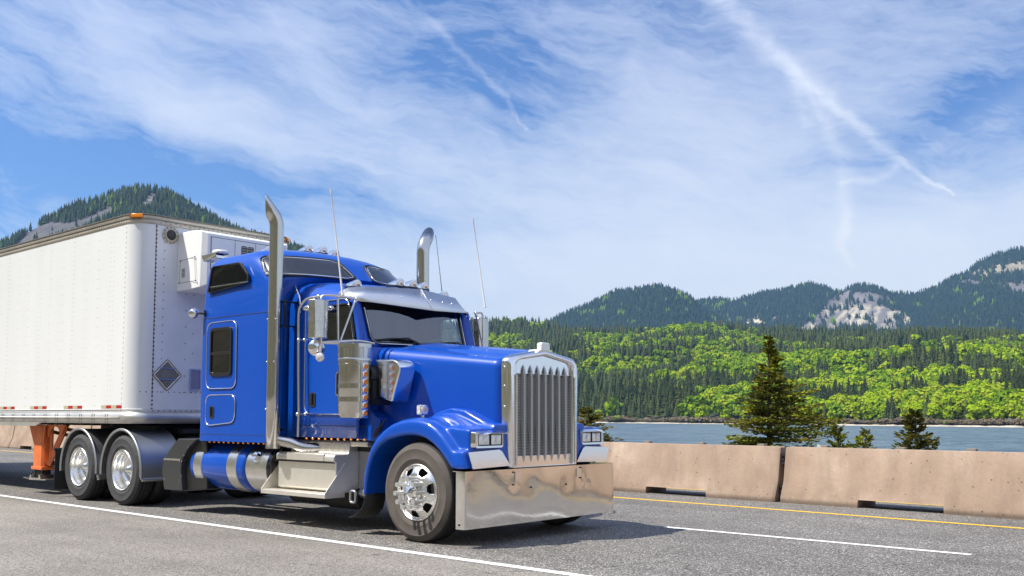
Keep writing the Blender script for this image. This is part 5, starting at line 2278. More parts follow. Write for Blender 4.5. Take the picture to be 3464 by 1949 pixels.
# door with window opening, its trim and handle
YD = CY - 0.012
dl = rloop([(-2.345, YD, 1.34), (-1.44, YD, 1.34), (-1.42, YD, 2.15), (-1.535, YD, 2.70), (-2.345, YD, 2.70)], [0.13, 0.05, 0.05, 0.10, 0.10], 6)
wl = rloop([(-2.04, YD, 2.215), (-1.45, YD, 2.215), (-1.42, YD, 2.23), (-1.52, YD, 2.635), (-2.04, YD, 2.635)], [0.05, 0.03, 0.02, 0.06, 0.06], 6)
for mr in (0, 1):
    f_ = (lambda L: [Vector(mir(p)) for p in L]) if mr else (lambda L: L)
    off = 0.0
    s = 1 if not mr else -1
    q = M()
    q.ring(f_(dl), f_(wl), (0, 0.010 * s, 0))
    door = q.build('door', paint, cab, smooth=30)
    q = M()
    q.tube(f_([p + Vector((0, -0.004, 0)) for p in dl]), 0.0085, 6, closed=True)
    q.build('door_trim', trimw, door, smooth=60)
    q = M()
    q.tube(f_([Vector((p.x, p.y - 0.002, p.z)) for p in wl]), 0.013, 6, closed=True)
    q.tube(f_([Vector((-2.04, YD + 0.002, 2.50)), Vector((-1.49, YD + 0.002, 2.50))]), 0.007, 6)
    q.build('window_frame', blackg, door, smooth=60)
    q = M()
    q.plate(f_([Vector((p.x, YD + 0.022, p.z)) for p in inset(wl, -0.01)]), (0, 0.004 * s, 0))
    q.build('side_window', sideg if mr else darkg, door, smooth=0)
    q = M()
    hh = rloop([(-2.235, YD - 0.003, 1.43), (-2.13, YD - 0.003, 1.43), (-2.13, YD - 0.003, 1.60), (-2.235, YD - 0.003, 1.60)], 0.03, 5)
    q.ring(f_(hh), f_(inset(hh, 0.016)), (0, -0.008 * s, 0), 0)
    q.plate(f_(inset(hh, 0.015)), (0, -0.001 * s, 0), 1)
    q.box(tuple(map(min, *[tuple(a) for a in f_([Vector((-2.215, YD - 0.005, 1.46)), Vector((-2.19, YD - 0.016, 1.585))])])),
          tuple(map(max, *[tuple(a) for a in f_([Vector((-2.215, YD - 0.005, 1.46)), Vector((-2.19, YD - 0.016, 1.585))])])), 0)
    q.build('door_handle', [steeld, blackg], door, smooth=40)
    # small peep window low in the door, ahead of the handle
    q = M()
    pw = rloop([(-1.74, YD - 0.001, 1.55), (-1.52, YD - 0.001, 1.55), (-1.52, YD - 0.001, 1.84), (-1.74, YD - 0.001, 1.84)], 0.04, 5)
    q.ring(f_(pw), f_(inset(pw, 0.014)), (0, -0.008 * s, 0), 0)
    q.plate(f_(inset(pw, 0.013)), (0, -0.002 * s, 0), 1)
    q.build('peep_window', [alu, darkg], door, smooth=0)
rivets([(x, CY - 0.001, 1.245 + 0.03 * (i % 2)) for i, x in enumerate(np.arange(-2.44, -1.3, 0.085))] + [(x, CY - 0.001, 1.165) for x in np.arange(-2.42, -1.3, 0.17)], 0.008, 'cab_rivets', rivb, cab)
q = M()
q.box((-2.46, CY - 0.003, 1.195), (-1.16, CY - 0.0005, 1.20))
q.build('sill_seam', blackp, cab, smooth=0)
# chrome rain strip between cab and sleeper
q = M()
q.tube(bez([at(1003, 944, y=0.42), at(996, 952, y=0.36), at(1000, 968, y=0.30), at(1006, 985, y=0.26), at(1013, 1005, y=0.232), at(1016, 1035, y=0.225), at(1016, 1060, y=0.225)], 4), 0.013, 8)
q.build('rain_strip', trimw, cab, smooth=60)
# grab bar
gy = 0.13
q = M()
pth = bez([at(1011, 1380, y=gy), at(1010, 1250, y=gy), at(1010, 1120, y=gy), at(1011, 1060, y=gy), at(1018, 1035, y=gy), at(1033, 1016, y=gy), at(1052, 1008, y=gy), at(1078, 1004, y=gy)], 6)
q.tube(pth, 0.0165, 8)
q.tube([at(1011, 1380, y=gy), at(1008, 1478, y=gy)], 0.016, 8, mi=0)
q.sphere(pth[-1], 0.028, 10)
for (a, b) in (((1011, 1150), (1030, 1150)), ((1007, 1402), (1033, 1402))):
    q.sphere(at(*a, y=gy), 0.026, 8)
    q.tube([at(*a, y=gy), at(*b, y=CY)], 0.009, 6)
    q.sphere(at(*b, y=CY), 0.022, 8)
q.build('grab_bar', alu, cab, smooth=60)
# interior seen through the screen
q = M()
q.box((-2.6, 0.30, 1.10), (-1.45, 2.20, 1.16))
q.box((-1.62, 0.32, 1.5), (-1.36, 2.18, 2.05))
q.box((-2.72, 0.30, 1.1), (-2.66, 2.2, 2.9), 0)
for y_ in (0.48, 1.56):
    q.box((-2.45, y_, 1.45), (-1.95, y_ + 0.5, 1.62))
    q.box((-2.55, y_, 1.62), (-2.40, y_ + 0.5, 2.32))
q.build('cab_interior', leather, cab, bevel=0.03)
q = M()
# steering wheel on the far side
cc = Vector((-1.72, 1.80, 2.10))
ring_ = [cc + Vector((0.07 * sin(a), 0.22 * cos(a), 0.21 * sin(a))) for a in np.arange(0, 2 * pi, 0.22)]
q.tube(ring_, 0.018, 8, closed=True)
q.tube([cc, cc + Vector((0.2, 0, -0.15))], 0.03, 8)
q.tube([ring_[0], cc, ring_[14]], 0.014, 6)
q.build('steering_wheel', pm('wheel_rim_grey', (0.10, 0.10, 0.10), 0.5), cab, smooth=60)
# wipers
for ya in (0.72, 1.62):
    q = M()
    a = ws(ya + 0.36, 2.18) + Vector((0.035, 0, 0))
    b = ws(ya - 0.05, 2.235) + Vector((0.04, 0, 0))
    q.tube([a, (a + b) / 2 + Vector((0.03, 0, 0.04)), b], [0.014, 0.012, 0.008], 6)
    q.tube([ws(ya - 0.34, 2.200) + Vector((0.025, 0, 0)), ws(ya, 2.240) + Vector((0.03, 0, 0)), ws(ya + 0.30, 2.215) + Vector((0.025, 0, 0))], 0.011, 6)
    q.build('wiper', blackp, cab, smooth=60)

# sun visor
q = M()
low = [(-1.60, 0.235, 2.71), (-1.52, 0.255, 2.685), (-1.45, 0.325, 2.668), (-1.385, 0.43, 2.664), (-1.160, 1.25, 2.612)]
mid = [(-1.64, 0.235, 2.715), (-1.50, 0.30, 2.755), (-1.42, 0.44, 2.765), (-1.27, 1.25, 2.745)]
top = [(-1.78, 0.238, 2.74), (-1.73, 0.255, 2.80), (-1.66, 0.32, 2.845), (-1.54, 0.48, 2.868), (-1.38, 1.25, 2.895)]
mkr = lambda L: [Vector(p) for p in L] + [Vector(mir(p)) for p in L[::-1][1:]]
q.grid([mkr(low), mkr(top)])
vis_ = q.build('sun_visor', pm('visor_steel', (0.74, 0.74, 0.75), 0.34, 1.0, rvar=0.04), T, smooth=12, solid=0.006)
q = M()
dn = lambda L: [p + Vector((-0.010, 0, -0.010)) for p in mkr(L)]
q.grid([dn(low), dn(top)])
q.build('visor_shade_sheet', blackp, vis_, smooth=28)  # black sheet added under the visor to darken its reflection in the glass
q = M()
for k_ in (0.28, 0.56, 0.9):
    for s in (0, 1):
        p = Vector((-1.40 + k_ * 0.12, 0.5 + 0.62 * k_, 2.745 - 0.02))
        p = (Vector(low[3]).lerp(Vector(low[4]), k_) + Vector(top[3]).lerp(Vector(top[4]), k_)) / 2 + Vector((0.005, 0, 0.004))
        if s:
            p.y = 2.5 - p.y
        q.sphere(p, 0.009, 6)
q.tube([Vector(low[4]) + Vector((0.003, 0, 0.001)), Vector(top[4]) + Vector((0.003, 0, 0.002))], 0.004, 5)
q.build('visor_rivets', trimw, vis_)

# ------------------------------------------------------------------ sleeper
# levels: z, back x, side y, x where the front begins to turn, front x at the centre, squareness
LV = [(0.985, -4.40, 0.03, -2.98, -2.77, 7.0), (1.6, -4.40, 0.03, -2.98, -2.77, 7.0), (2.30, -4.395, 0.03, -2.98, -2.77, 7.0), (2.62, -4.39, 0.03, -2.98, -2.76, 6.0),
      (2.85, -4.38, 0.045, -3.02, -2.70, 4.0), (3.00, -4.375, 0.055, -3.08, -2.55, 3.0), (3.10, -4.37, 0.065, -3.14, -2.46, 2.5), (3.20, -4.365, 0.08, -3.24, -2.57, 2.3),
      (3.30, -4.355, 0.10, -3.35, -2.68, 2.2), (3.36, -4.345, 0.13, -3.42, -2.76, 2.2), (3.42, -4.335, 0.18, -3.48, -2.86, 2.2), (3.47, -4.315, 0.27, -3.55, -2.98, 2.2),
      (3.51, -4.29, 0.40, -3.62, -3.12, 2.2), (3.545, -4.24, 0.58, -3.70, -3.28, 2.2), (3.57, -4.16, 0.80, -3.80, -3.45, 2.2), (3.585, -4.05, 1.02, -3.88, -3.62, 2.2)]


def lev(z):
    zs = [l[0] for l in LV]
    return [float(np.interp(z, zs, [l[k] for l in LV])) for k in range(1, 6)]


def sl_front(z, a):
    """front of the sleeper at height z; a = 0 at the near side, 90 at the centre line, 180 at the far side"""
    xb, yS, xs, xc, p = lev(z)
    ca, sa = cos(R(a)), sin(R(a))
    y = 1.25 - math.copysign((1.25 - yS) * abs(ca) ** (2 / p), ca)
    return Vector((xs + (xc - xs) * abs(sa) ** (2 / p), y, z))


def outline(z):
    xb, yS, xs, xc, p = lev(z)
    h = []
    r = min(0.07, (1.25 - yS) * 0.4)
    h += [(xb, 1.25), (xb, 0.9 * yS + 0.1 * 1.25 + r)]
    for i in range(5):
        a = pi / 2 * i / 4
        h.append((xb + r * (1 - cos(a)), yS + r * (1 - sin(a))))
    for i in range(1, 8):
        h.append((xb + r + (xs - xb - r) * i / 8, yS))
    for i in range(0, 19):
        f = sl_front(z, 90 * (i / 18) ** 1.3)
        h.append((f.x, f.y))
    full = [Vector((a, b, z)) for a, b in h]
    return full + [Vector((p_.x, 2.5 - p_.y, p_.z)) for p_ in full[::-1][1:-1]]


q = M()
ol = [outline(l[0]) for l in LV]
q.grid(ol, closed=True)
n = len(ol[0])
q.f.append(tuple(range((len(ol) - 1) * n, len(ol) * n)))
q.mi.append(0)
slp = q.build('sleeper', paint, T, smooth=50)


def fpatch(z0, z1, aL, aR, name, mat, off=0.008, trim=True, r=0.05):
    """rounded window on the curved front; aL(z), aR(z) bound it"""
    def P(a, z, o_):
        p = sl_front(z, a)
        d = (sl_front(z, min(a + 2, 178)) - sl_front(z, max(a - 2, 2)))
        nrm = Vector((-d.y, d.x, 0)).normalized()
        if nrm.x < 0:
            nrm = -nrm
        nrm = (nrm + Vector((0, 0, 0.9))).normalized() if z > 3.05 else nrm
        return p + nrm * o_
    nz = 12
    rows_ = []
    for i in range(nz + 1):
        f = i / nz
        z = z0 + (z1 - z0) * f
        # rounded corners: pull the ends in near top and bottom
        e = 2 * abs(f - 0.5)
        rd = (1 - math.sqrt(max(0, 1 - max(0, (e - 0.72) / 0.28) ** 2)))
        l_, r_ = aL(f) + 5.0 * rd, aR(f) - 5.0 * rd
        rows_.append([(l_ + (r_ - l_) * j / 16, z) for j in range(17)])
    q = M()
    q.grid([[P(a, z, off) for a, z in row] for row in rows_])
    o = q.build(name, mat, slp, smooth=60, solid=0.003)
    edge = rows_[0] + [row[-1] for row in rows_[1:-1]] + rows_[-1][::-1] + [row[0] for row in rows_[1:-1][::-1]]
    q = M()
    q.tube([P(a, z, off + 0.002) for a, z in edge], 0.013, 6, closed=True, mi=1)
    q.tube([P(a, z, off + 0.004) for a, z in inset2(edge, -1.2, -0.016)], 0.008, 6, closed=True, mi=0)
    q.build('window_trim', [trimw, blackp], o, smooth=60)
    return o


def inset2(edge, da, dz):
    ca_ = sum(a for a, z in edge) / len(edge)
    cz_ = sum(z for a, z in edge) / len(edge)
    return [(a - da * (1 if a < ca_ else -1) * min(1, abs(a - ca_) / 6), z - dz * (1 if z < cz_ else -1) * min(1, abs(z - cz_) / 0.08)) for a, z in edge]


fpatch(3.075, 3.360, lambda f: 9 + 6 * f, lambda f: 86.5 - 6 * f, 'roof_window', tintg)
fpatch(3.075, 3.360, lambda f: 93.5 + 6 * f, lambda f: 171 - 6 * f, 'roof_window', tintg)
# seam line around the body with rivets, and skirt
q = M()
for z_, th in ((2.615, 0.004), (1.075, 0.0025)):
    q.tube([p + Vector((-0.0 if p.x > -4.3 else -0.002, -0.001 if p.y < 1 else 0.001, 0)) for p in outline(z_)], th, 4, closed=True)
q.build('body_seam', blackp, slp)
ys_ = 0.029
pp = [(x, ys_, 2.645) for x in np.arange(-4.34, -2.98, 0.06)] + [(x, ys_, 2.59) for x in np.arange(-4.34, -2.98, 0.06)]
for x in (-3.47, -3.30, -3.12):
    pp += [(x, ys_, z_) for z_ in np.arange(1.16, 2.56, 0.11)]
pp += [(x, ys_, 1.10 + (0.025 if i % 3 == 0 else 0)) for i, x in enumerate(np.arange(-4.34, -2.98, 0.10))] + [(x, ys_, 1.625) for x in np.arange(-4.15, -3.5, 0.09)]
rivets(pp, 0.007, 'side_rivets', rivb, slp)
rivets([(-2.765, 0.16, z_) for z_ in np.arange(1.2, 2.6, 0.12)], 0.008, 'front_rivets', rivb, slp, (1, 0, 0))


def side_panel(pts_, r, mat, d, trim_r=0.008, name='hatch'):
    for mr in (0, 1):
        s = 1 if not mr else -1
        L = rloop([(x, 0.028, z) for x, z in pts_], r, 7)
        if mr:
            L = [Vector(mir(p)) for p in L]
        q = M()
        q.plate(L, (0, -d * s, 0))
        o = q.build(name, mat, slp, bevel=0.003, ang=50)
        q = M()
        q.tube([p + Vector((0, -(d + 0.001) * s, 0)) for p in L], trim_r, 6, closed=True)
        q.build('hatch_trim', trimw, o, smooth=60)
        yield o, s, mr


for o, s, mr in side_panel([(-4.215, 1.675), (-3.515, 1.675), (-3.525, 2.555), (-4.215, 2.555)], 0.13, paint, 0.008, name='window_hatch'):
    Yy = (lambda y: y) if not mr else (lambda y: 2.5 - y)
    wl_ = rloop([(-4.115, Yy(0.018), 1.84), (-3.605, Yy(0.018), 1.84), (-3.612, Yy(0.018), 2.475), (-4.115, Yy(0.018), 2.475)], 0.07, 6)
    q = M()
    q.ring(wl_, inset(wl_, 0.045), (0, -0.020 * s, 0), 0)
    q.plate(inset(wl_, 0.04), (0, -0.004 * s, 0), 1)
    y_a, y_b = sorted((Yy(0.016), Yy(0.001)))
    q.box((-4.08, y_a, 2.115), (-3.64, y_b, 2.155), 0)
    q.build('sleeper_window', [pm('bronze_black', (0.03, 0.028, 0.026), 0.3, 0.3), darkg], o, bevel=0.004, ang=50)
for o, s, mr in side_panel([(-4.205, 1.185), (-3.525, 1.235), (-3.52, 1.592), (-4.21, 1.592)], 0.12, paint, 0.008, name='storage_door'):
    Yy = (lambda y: y) if not mr else (lambda y: 2.5 - y)
    hh = rloop([(-4.115, Yy(0.019), 1.285), (-4.005, Yy(0.019), 1.285), (-4.005, Yy(0.019), 1.445), (-4.115, Yy(0.019), 1.445)], 0.03, 5)
    q = M()
    q.ring(hh, inset(hh, 0.016), (0, -0.006 * s, 0), 0)
    q.plate(inset(hh, 0.015), (0, -0.001 * s, 0), 1)
    y_a, y_b = sorted((Yy(0.018), Yy(0.006)))
    q.box((-4.10, y_a, 1.31), (-4.075, y_b, 1.43), 0)
    q.build('storage_handle', [steeld, blackg], o, smooth=40)
# upper side window with its bright lip
for mr in (0, 1):
    s = 1 if not mr else -1
    W6 = [at(*p, y=0.045) for p in ((707, 995), (721, 903), (818, 887), (846, 930), (846, 952), (834, 961))]
    L = rloop(W6, [0.04, 0.06, 0.05, 0.05, 0.02, 0.03], 6)
    if mr:
        L = [Vector(mir(p)) for p in L]
    q = M()
    q.ring(L, inset(L, 0.030), (0, -0.030 * s, 0), 0)
    q.plate(inset(L, 0.026), (0, -0.016 * s, 0), 1)
    o = q.build('upper_side_window', [blackp, darkg], slp, bevel=0.004, ang=50)
    q = M()
    a, b = at(712, 972, y=0.01), at(838, 953, y=0.01)
    if mr:
        a, b = Vector(mir(a)), Vector(mir(b))
    q.tube([a, b], 0.011, 6)
    q.build('window_lip', trimw, o, smooth=60)


def bullet(loc, parent, rot=0.0, proto=[None]):
    """streamlined roof marker: chrome shell with a clear face towards the front"""
    if proto[0] is None:
        q = M()
        rows_ = []
        for i in range(9):
            f = i / 8
            x = -0.18 + 0.26 * f
            w_ = 0.075 * (f ** 0.6) * (1 if f < 0.9 else 0.97)
            h_ = 0.092 * (f ** 0.75)
            rows_.append([(x, w_ * cos(pi * k / 8), max(h_, 0.003) * sin(pi * k / 8) ** 0.8) for k in range(9)])
        q.grid(rows_)
        q.f.append(tuple(range(72, 81)))
        q.mi.append(0)
        o = q.build('marker_light', trimw, smooth=50)
        q = M()
        q.grid([[(0.080 + 0.0, 0.072 * cos(pi * k / 8), 0.088 * sin(pi * k / 8) ** 0.8) for k in range(9)],
                [(0.094, 0.056 * cos(pi * k / 8), 0.006 + 0.068 * sin(pi * k / 8)) for k in range(9)],
                [(0.100, 0.015 * cos(pi * k / 8), 0.02 + 0.02 * sin(pi * k / 8)) for k in range(9)]])
        q.box((0.085, -0.02, 0.018), (0.1015, 0.02, 0.038), 1)
        l_ = q.build('marker_lens', [clearl, ambc], smooth=50)
        l_.parent = o
        q = M()
        q.prism([(-0.185, -0.02), (-0.10, -0.06), (0.082, -0.078), (0.082, 0.078), (-0.10, 0.06), (-0.185, 0.02)], 'z', -0.018, 0.002)
        b_ = q.build('marker_base', blackp, smooth=0)
        b_.parent = o
        proto[0] = o
        o.parent = parent
    else:
        o = copy_tree(proto[0], parent)
    abs_loc(o, parent, loc)
    o.rotation_euler.y = rot
    return o


for y_ in (0.50, 1.04, 1.25, 1.46, 2.0):
    e = abs(y_ - 1.25)
    bullet((-1.60 - 0.25 * e * e - (0.05 if e > 0.5 else 0), y_, 2.945 - 0.06 * (e / 0.75) ** 2), T, 0.12)
for y_ in (0.50, 1.02, 1.25, 1.48, 2.05):
    e = abs(y_ - 1.25)
    bullet((-3.42 - 0.35 * e * e, y_, 3.575 - 0.075 * (e / 0.75) ** 2), T, 0.10)
# horn pair and round white beacon at the back of the sleeper roof
q = M()
c_ = at(735, 872, y=0.38)
q.box((c_.x - 0.13, c_.y - 0.10, c_.z - 0.03), (c_.x + 0.13, c_.y + 0.10, c_.z + 0.02))
q.prism([(c_.x - 0.24, c_.z + 0.04), (c_.x + 0.18, c_.z + 0.06), (c_.x + 0.05, c_.z + 0.0), (c_.x - 0.18, c_.z - 0.05)], 'y', c_.y - 0.11, c_.y + 0.05)
rl = q.build('roof_lamp', chrome, T, bevel=0.008)
q = M()
q.lathe([(0.11, 0.0), (0.115, 0.02), (0.10, 0.045), (0.04, 0.055), (0.001, 0.056)], (c_.x + 0.08, c_.y, c_.z + 0.045), 'z', 24)
q.build('beacon', white, rl, smooth=50)

# chrome work lamp ball at the rear corner of the sleeper
q = M()
c_ = at(656, 1060, y=-0.06)
q.sphere(c_, 0.072, 16)
wl2 = q.build('work_lamp', chrome, T, smooth=180)
q = M()
q.tube([c_ + Vector((0.06, 0.01, -0.005)), at(679, 1060, y=-0.02), at(690, 1062, y=0.03)], [0.02, 0.016, 0.012], 8)
q.box(tuple(at(690, 1070, y=0.0)), tuple(at(696, 1050, y=0.03)))
q.build('lamp_bracket', steeld, wl2, smooth=50)

# ------------------------------------------------------------------ exhaust stacks


def stack(mr):
    X0, Y0, r = -2.660, 0.0, 0.088
    path = [Vector((X0, Y0, 0.92)), Vector((X0, Y0, 1.6)), Vector((X0, Y0, 2.4)), Vector((X0, Y0, 3.2)), Vector((X0, Y0, 3.65))]
    Rb, A = 0.26, R(40)
    hx, hy = -0.35, -0.937
    for i in range(1, 10):
        a = A * i / 9
        path.append(Vector((X0 + hx * Rb * (1 - cos(a)), Y0 + hy * Rb * (1 - cos(a)), 3.65 + Rb * sin(a))))
    dr = Vector((hx * sin(A), hy * sin(A), cos(A))).normalized()
    last = path[-1]
    n = 36
    q = M()
    q.tube(path, r, n, caps=False)
    ring = [Vector(p) for p in q.v[-n:]]
    nc = Vector((-0.70, -0.71, 0.0))
    cc_ = last + dr * 0.11
    # slide each ring point along the pipe direction to the upright cut
    end = [p + dr * max(nc.dot(cc_ - p) / nc.dot(dr), 0.002) for p in ring]
    o_ = len(q.v)
    q.v += [tuple(p) for p in end]
    for j in range(n):
        q.f.append((o_ - n + j, o_ - n + (j + 1) % n, o_ + (j + 1) % n, o_ + j))
        q.mi.append(0)
    if mr:
        q = q.mirrored()
    st = q.build('exhaust_stack', stackm, T, smooth=60, solid=0.003)
    q = M()
    for z_ in (2.87,):
        q.lathe([(r + 0.001, z_ - 0.004), (r + 0.004, z_ - 0.003), (r + 0.004, z_ + 0.003), (r + 0.001, z_ + 0.004)], (X0, Y0, 0), 'z', 36)
    for z_ in (2.50, 1.98, 1.40):
        for a in (-2.0, -0.6):
            q.sphere((X0 + (r + 0.003) * cos(a), Y0 + (r + 0.003) * sin(a), z_), 0.012, 8)
    if mr:
        q = q.mirrored()
    q.build('stack_band', stackm, st, smooth=50)
    q = M()
    for z_ in (2.42, 2.72):
        q.box((X0 + 0.03, 0.06, z_), (X0 + 0.12, 0.30, z_ + 0.012))
    q.box((X0 + 0.105, 0.05, 2.40), (X0 + 0.125, 0.075, 2.75))
    q.tube([(X0, 0.05, 1.15), (X0 - 0.1, 0.2, 1.15)], 0.02, 6)
    if mr:
        q = q.mirrored()
    q.build('stack_bracket', blackp, st, smooth=30)
    q = M()
    q.tube(bez([(X0 + 0.05, 0.05, 1.02), (X0 + 0.20, 0.14, 0.985), (X0 + 0.34, 0.22, 0.93), (X0 + 0.50, 0.42, 0.93)], 5), 0.066, 18)
    if mr:
        q = q.mirrored()
    q.build('exhaust_elbow', stackm, st, smooth=60)


stack(0)
stack(1)

# ------------------------------------------------------------------ air cleaner with lamps


def air_cleaner():
    cx_, cy_ = -1.175, 0.035
    q = M()
    q.lathe([(0.002, 2.135), (0.185, 2.135), (0.197, 2.128), (0.198, 2.085), (0.194, 2.083)], (cx_, cy_, 0), 'z', 48)
    q.lathe([(0.194, 1.965), (0.199, 1.955), (0.199, 1.935), (0.188, 1.930), (0.188, 1.905), (0.194, 1.900), (0.194, 1.890), (0.183, 1.885), (0.183, 1.36), (0.172, 1.34), (0.160, 1.30), (0.002, 1.30)], (cx_, cy_, 0), 'z', 48)
    for z_ in (1.655, 1.505):
        q.lathe([(0.1835, z_ - 0.028), (0.188, z_ - 0.026), (0.188, z_ + 0.026), (0.1835, z_ + 0.028)], (cx_, cy_, 0), 'z', 48)
    ac = q.build('air_cleaner', stackm, T, smooth=50)
    m_ = bpy.data.materials.new('perforated_screen')
    m_.use_nodes = True
    t_ = NT(m_.node_tree)
    b_ = m_.node_tree.nodes['Principled BSDF']
    vo = t_.n('ShaderNodeTexVoronoi')
    vo.inputs['Scale'].default_value = 140
    vo.inputs['Randomness'].default_value = 0
    t_.l(t_.n('ShaderNodeTexCoord').outputs['Object'], vo.inputs['Vector'])
    t_.l(t_.ramp(vo.outputs['Distance'], [(0.35, (0.10, 0.10, 0.10)), (0.45, (0.66, 0.65, 0.63))]), b_.inputs['Base Color'])
    b_.inputs['Metallic'].default_value = 1
    b_.inputs['Roughness'].default_value = 0.28
    q = M()
    q.lathe([(0.1935, 2.084), (0.1935, 1.964)], (cx_, cy_, 0), 'z', 48)
    q.build('intake_screen', m_, ac, smooth=60)
    # lamp bar
    q = M()
    p0_, p1_ = at(1120 + 500 / 4.832, 1150 + 360 / 4.832, x=-0.98), at(1120 + 612 / 4.832, 1150 + 360 / 4.832, x=-0.98)
    zt, zb = 1.925, 1.295
    q.box((-1.115, p0_.y, zb), (-0.98, p1_.y, zt))
    lb = q.build('lamp_bar', alu, ac, bevel=0.004)
    cyy = (p0_.y + p1_.y) / 2
    lm = None
    for i in range(7):
        z_ = 1.868 - i * 0.0870
        if lm is None:
            q = M()
            q.lathe([(0.040, -0.979), (0.040, -0.966), (0.030, -0.962)], (0, 0, 0), 'x', 20)
            lm = q.build('lamp', trimw, smooth=50)
            lm.parent = lb
            q = M()
            for k in range(8):
                a = k * pi / 4
                rr_, s_ = (0.019, 0.0085)
                q.sphere((-0.964, rr_ * cos(a), rr_ * sin(a)), s_, 6)
            q.sphere((-0.963, 0, 0), 0.009, 6)
            q.lathe([(0.031, -0.966), (0.001, -0.966)], (0, 0, 0), 'x', 16, mi=1)
            le = q.build('amber_lens', [amber, pm('amber_deep', (0.55, 0.12, 0.01), 0.3)], smooth=50)
            le.parent = lm
            o = lm
        else:
            o = copy_tree(lm, lb)
        abs_loc(o, lb, (0, cyy, z_))
    # black duct to the cowl and bright intake scoop
    q = M()
    q.cyl((-1.10, 0.16, 1.79), (-1.04, 0.46, 1.79), 0.10, 24)
    q.lathe([(0.102, 0.20), (0.112, 0.205), (0.112, 0.225), (0.102, 0.23)], (-1.095, 0, 1.79), 'y', 24)
    q.box((-1.15, 0.18, 1.44), (-0.97, 0.40, 1.50))
    q.box((-1.10, 0.16, 1.44), (-1.0, 0.30, 1.72))
    q.build('intake_duct', blackp, ac, smooth=40)
    q = M()
    # curved cover: top bends over, sides fall to a slanted foot
    outx = [(-1.075, 1.548), (-1.195, 1.90), (-1.20, 1.985), (-0.93, 1.985), (-0.86, 1.955), (-0.82, 1.90), (-0.80, 1.82), (-0.905, 1.475)]
    sp = [at(*p_, y=0.22) for p_ in ((1268, 1216), (1330, 1216), (1343, 1222), (1350, 1236), (1350, 1254), (1326, 1360), (1285, 1346), (1279, 1338), (1278, 1250))]
    q.prism([(p_.x, p_.z) for p_ in sp], 'y', 0.22, 0.47)
    q.build('intake_scoop', trimw, ac, bevel=0.02, seg=4, ang=25, smooth=35)


air_cleaner()

# ------------------------------------------------------------------ mirrors


def mirror(mr):
    Y = -0.13
    q = M()
    A1 = at(1043, 1028, y=Y)
    pl_ = [(-0.045, -0.12), (0.045, -0.095), (0.062, -0.03), (0.062, 0.05), (0.045, 0.105), (-0.045, 0.12)]
    cx_ = at(1078, 1100, y=Y).x
    q.prism([(cx_ + a, Y + b) for a, b in pl_], 'z', 2.205, 2.655)
    if mr:
        q = q.mirrored()
    mo = q.build('mirror', pm('mirror_back_steel', (0.62, 0.60, 0.56), 0.26, 1.0, var=0.08, rvar=0.12, vscale=10), T, bevel=0.012, seg=3, ang=20, smooth=50)
    q = M()
    q.box((cx_ - 0.052, Y - 0.105, 2.22), (cx_ - 0.046, Y + 0.105, 2.64))
    if mr:
        q = q.mirrored()
    q.build('mirror_glass', chrome, mo, smooth=0)
    q = M()
    f_ = lambda px, py, y: at(px, py, y=y)
    top_ = bez([f_(1086, 1195, Y), f_(1086, 1100, Y), f_(1085, 1020, Y), f_(1090, 1003, Y + 0.02), f_(1104, 999, Y + 0.06), f_(1150, 1002, 0.05), f_(1204, 1012, CY)], 5)
    q.tube(top_, 0.013, 8)
    q.tube([f_(1143, 1010, 0.02), f_(1144, 1150, 0.02)], 0.013, 8)
    q.tube([f_(1202, 1016, CY - 0.02), f_(1153, 1150, 0.04)], 0.012, 8)
    q.tube(bez([f_(1080, 1158, Y), f_(1150, 1155, 0.02), f_(1205, 1153, 0.18), f_(1235, 1156, 0.26), f_(1268, 1163, 0.34)], 4), 0.012, 8)
    q.tube([f_(1084, 1160, Y), f_(1150, 1162, 0.02)], 0.013, 8)
    q.sphere(f_(1205, 1014, CY - 0.01), 0.03, 8, sc=(0.6, 0.6, 1.2))
    if mr:
        q = q.mirrored()
    q.build('mirror_bracket', alu, mo, smooth=60)
    q = M()
    c_ = f_(1071, 1176, Y)
    q.lathe([(0.001, 0.035), (0.05, 0.030), (0.085, 0.012), (0.098, -0.008), (0.094, -0.014), (0.001, -0.014)], (0, 0, 0), 'x', 28)
    for i_, p in enumerate(q.v):
        v_ = Vector(p)
        v_.rotate(Matrix.Rotation(R(-38), 3, 'Z'))
        q.v[i_] = tuple(v_ + c_)
    if mr:
        q = q.mirrored()
    q.build('spot_mirror', trimw, mo, smooth=50)
    q = M()
    c2 = f_(1083, 1209, Y - 0.03)
    q.lathe([(0.044, -0.012), (0.050, 0.0), (0.050, 0.018), (0.042, 0.026), (0.001, 0.030)], (0, 0, 0), 'x', 20)
    for i_, p in enumerate(q.v):
        v_ = Vector(p)
        v_.rotate(Matrix.Rotation(R(-42), 3, 'Z'))
        q.v[i_] = tuple(v_ + c2)
    q.tube([c2 + Vector((0, 0, 0.05)), c2 + Vector((0, 0, 0.15))], 0.010, 6)
    if mr:
        q = q.mirrored()
    q.build('mirror_lamp', clearl, mo, smooth=50)


mirror(0)
mirror(1)
# chrome teardrop lamp behind the near mirror
q = M()
c_ = at(1048, 1043, y=0.02)
for (px, s) in ((1040, 1),):
    q.sphere(at(px, 1043, y=0.05), 0.05, 12, sc=(1.7, 0.8, 0.8))
    q.sphere(at(1116, 1043, y=0.05), 0.04, 12, sc=(1.7, 0.8, 0.8))
q.build('teardrop_lamp', chrome, cab, smooth=180)

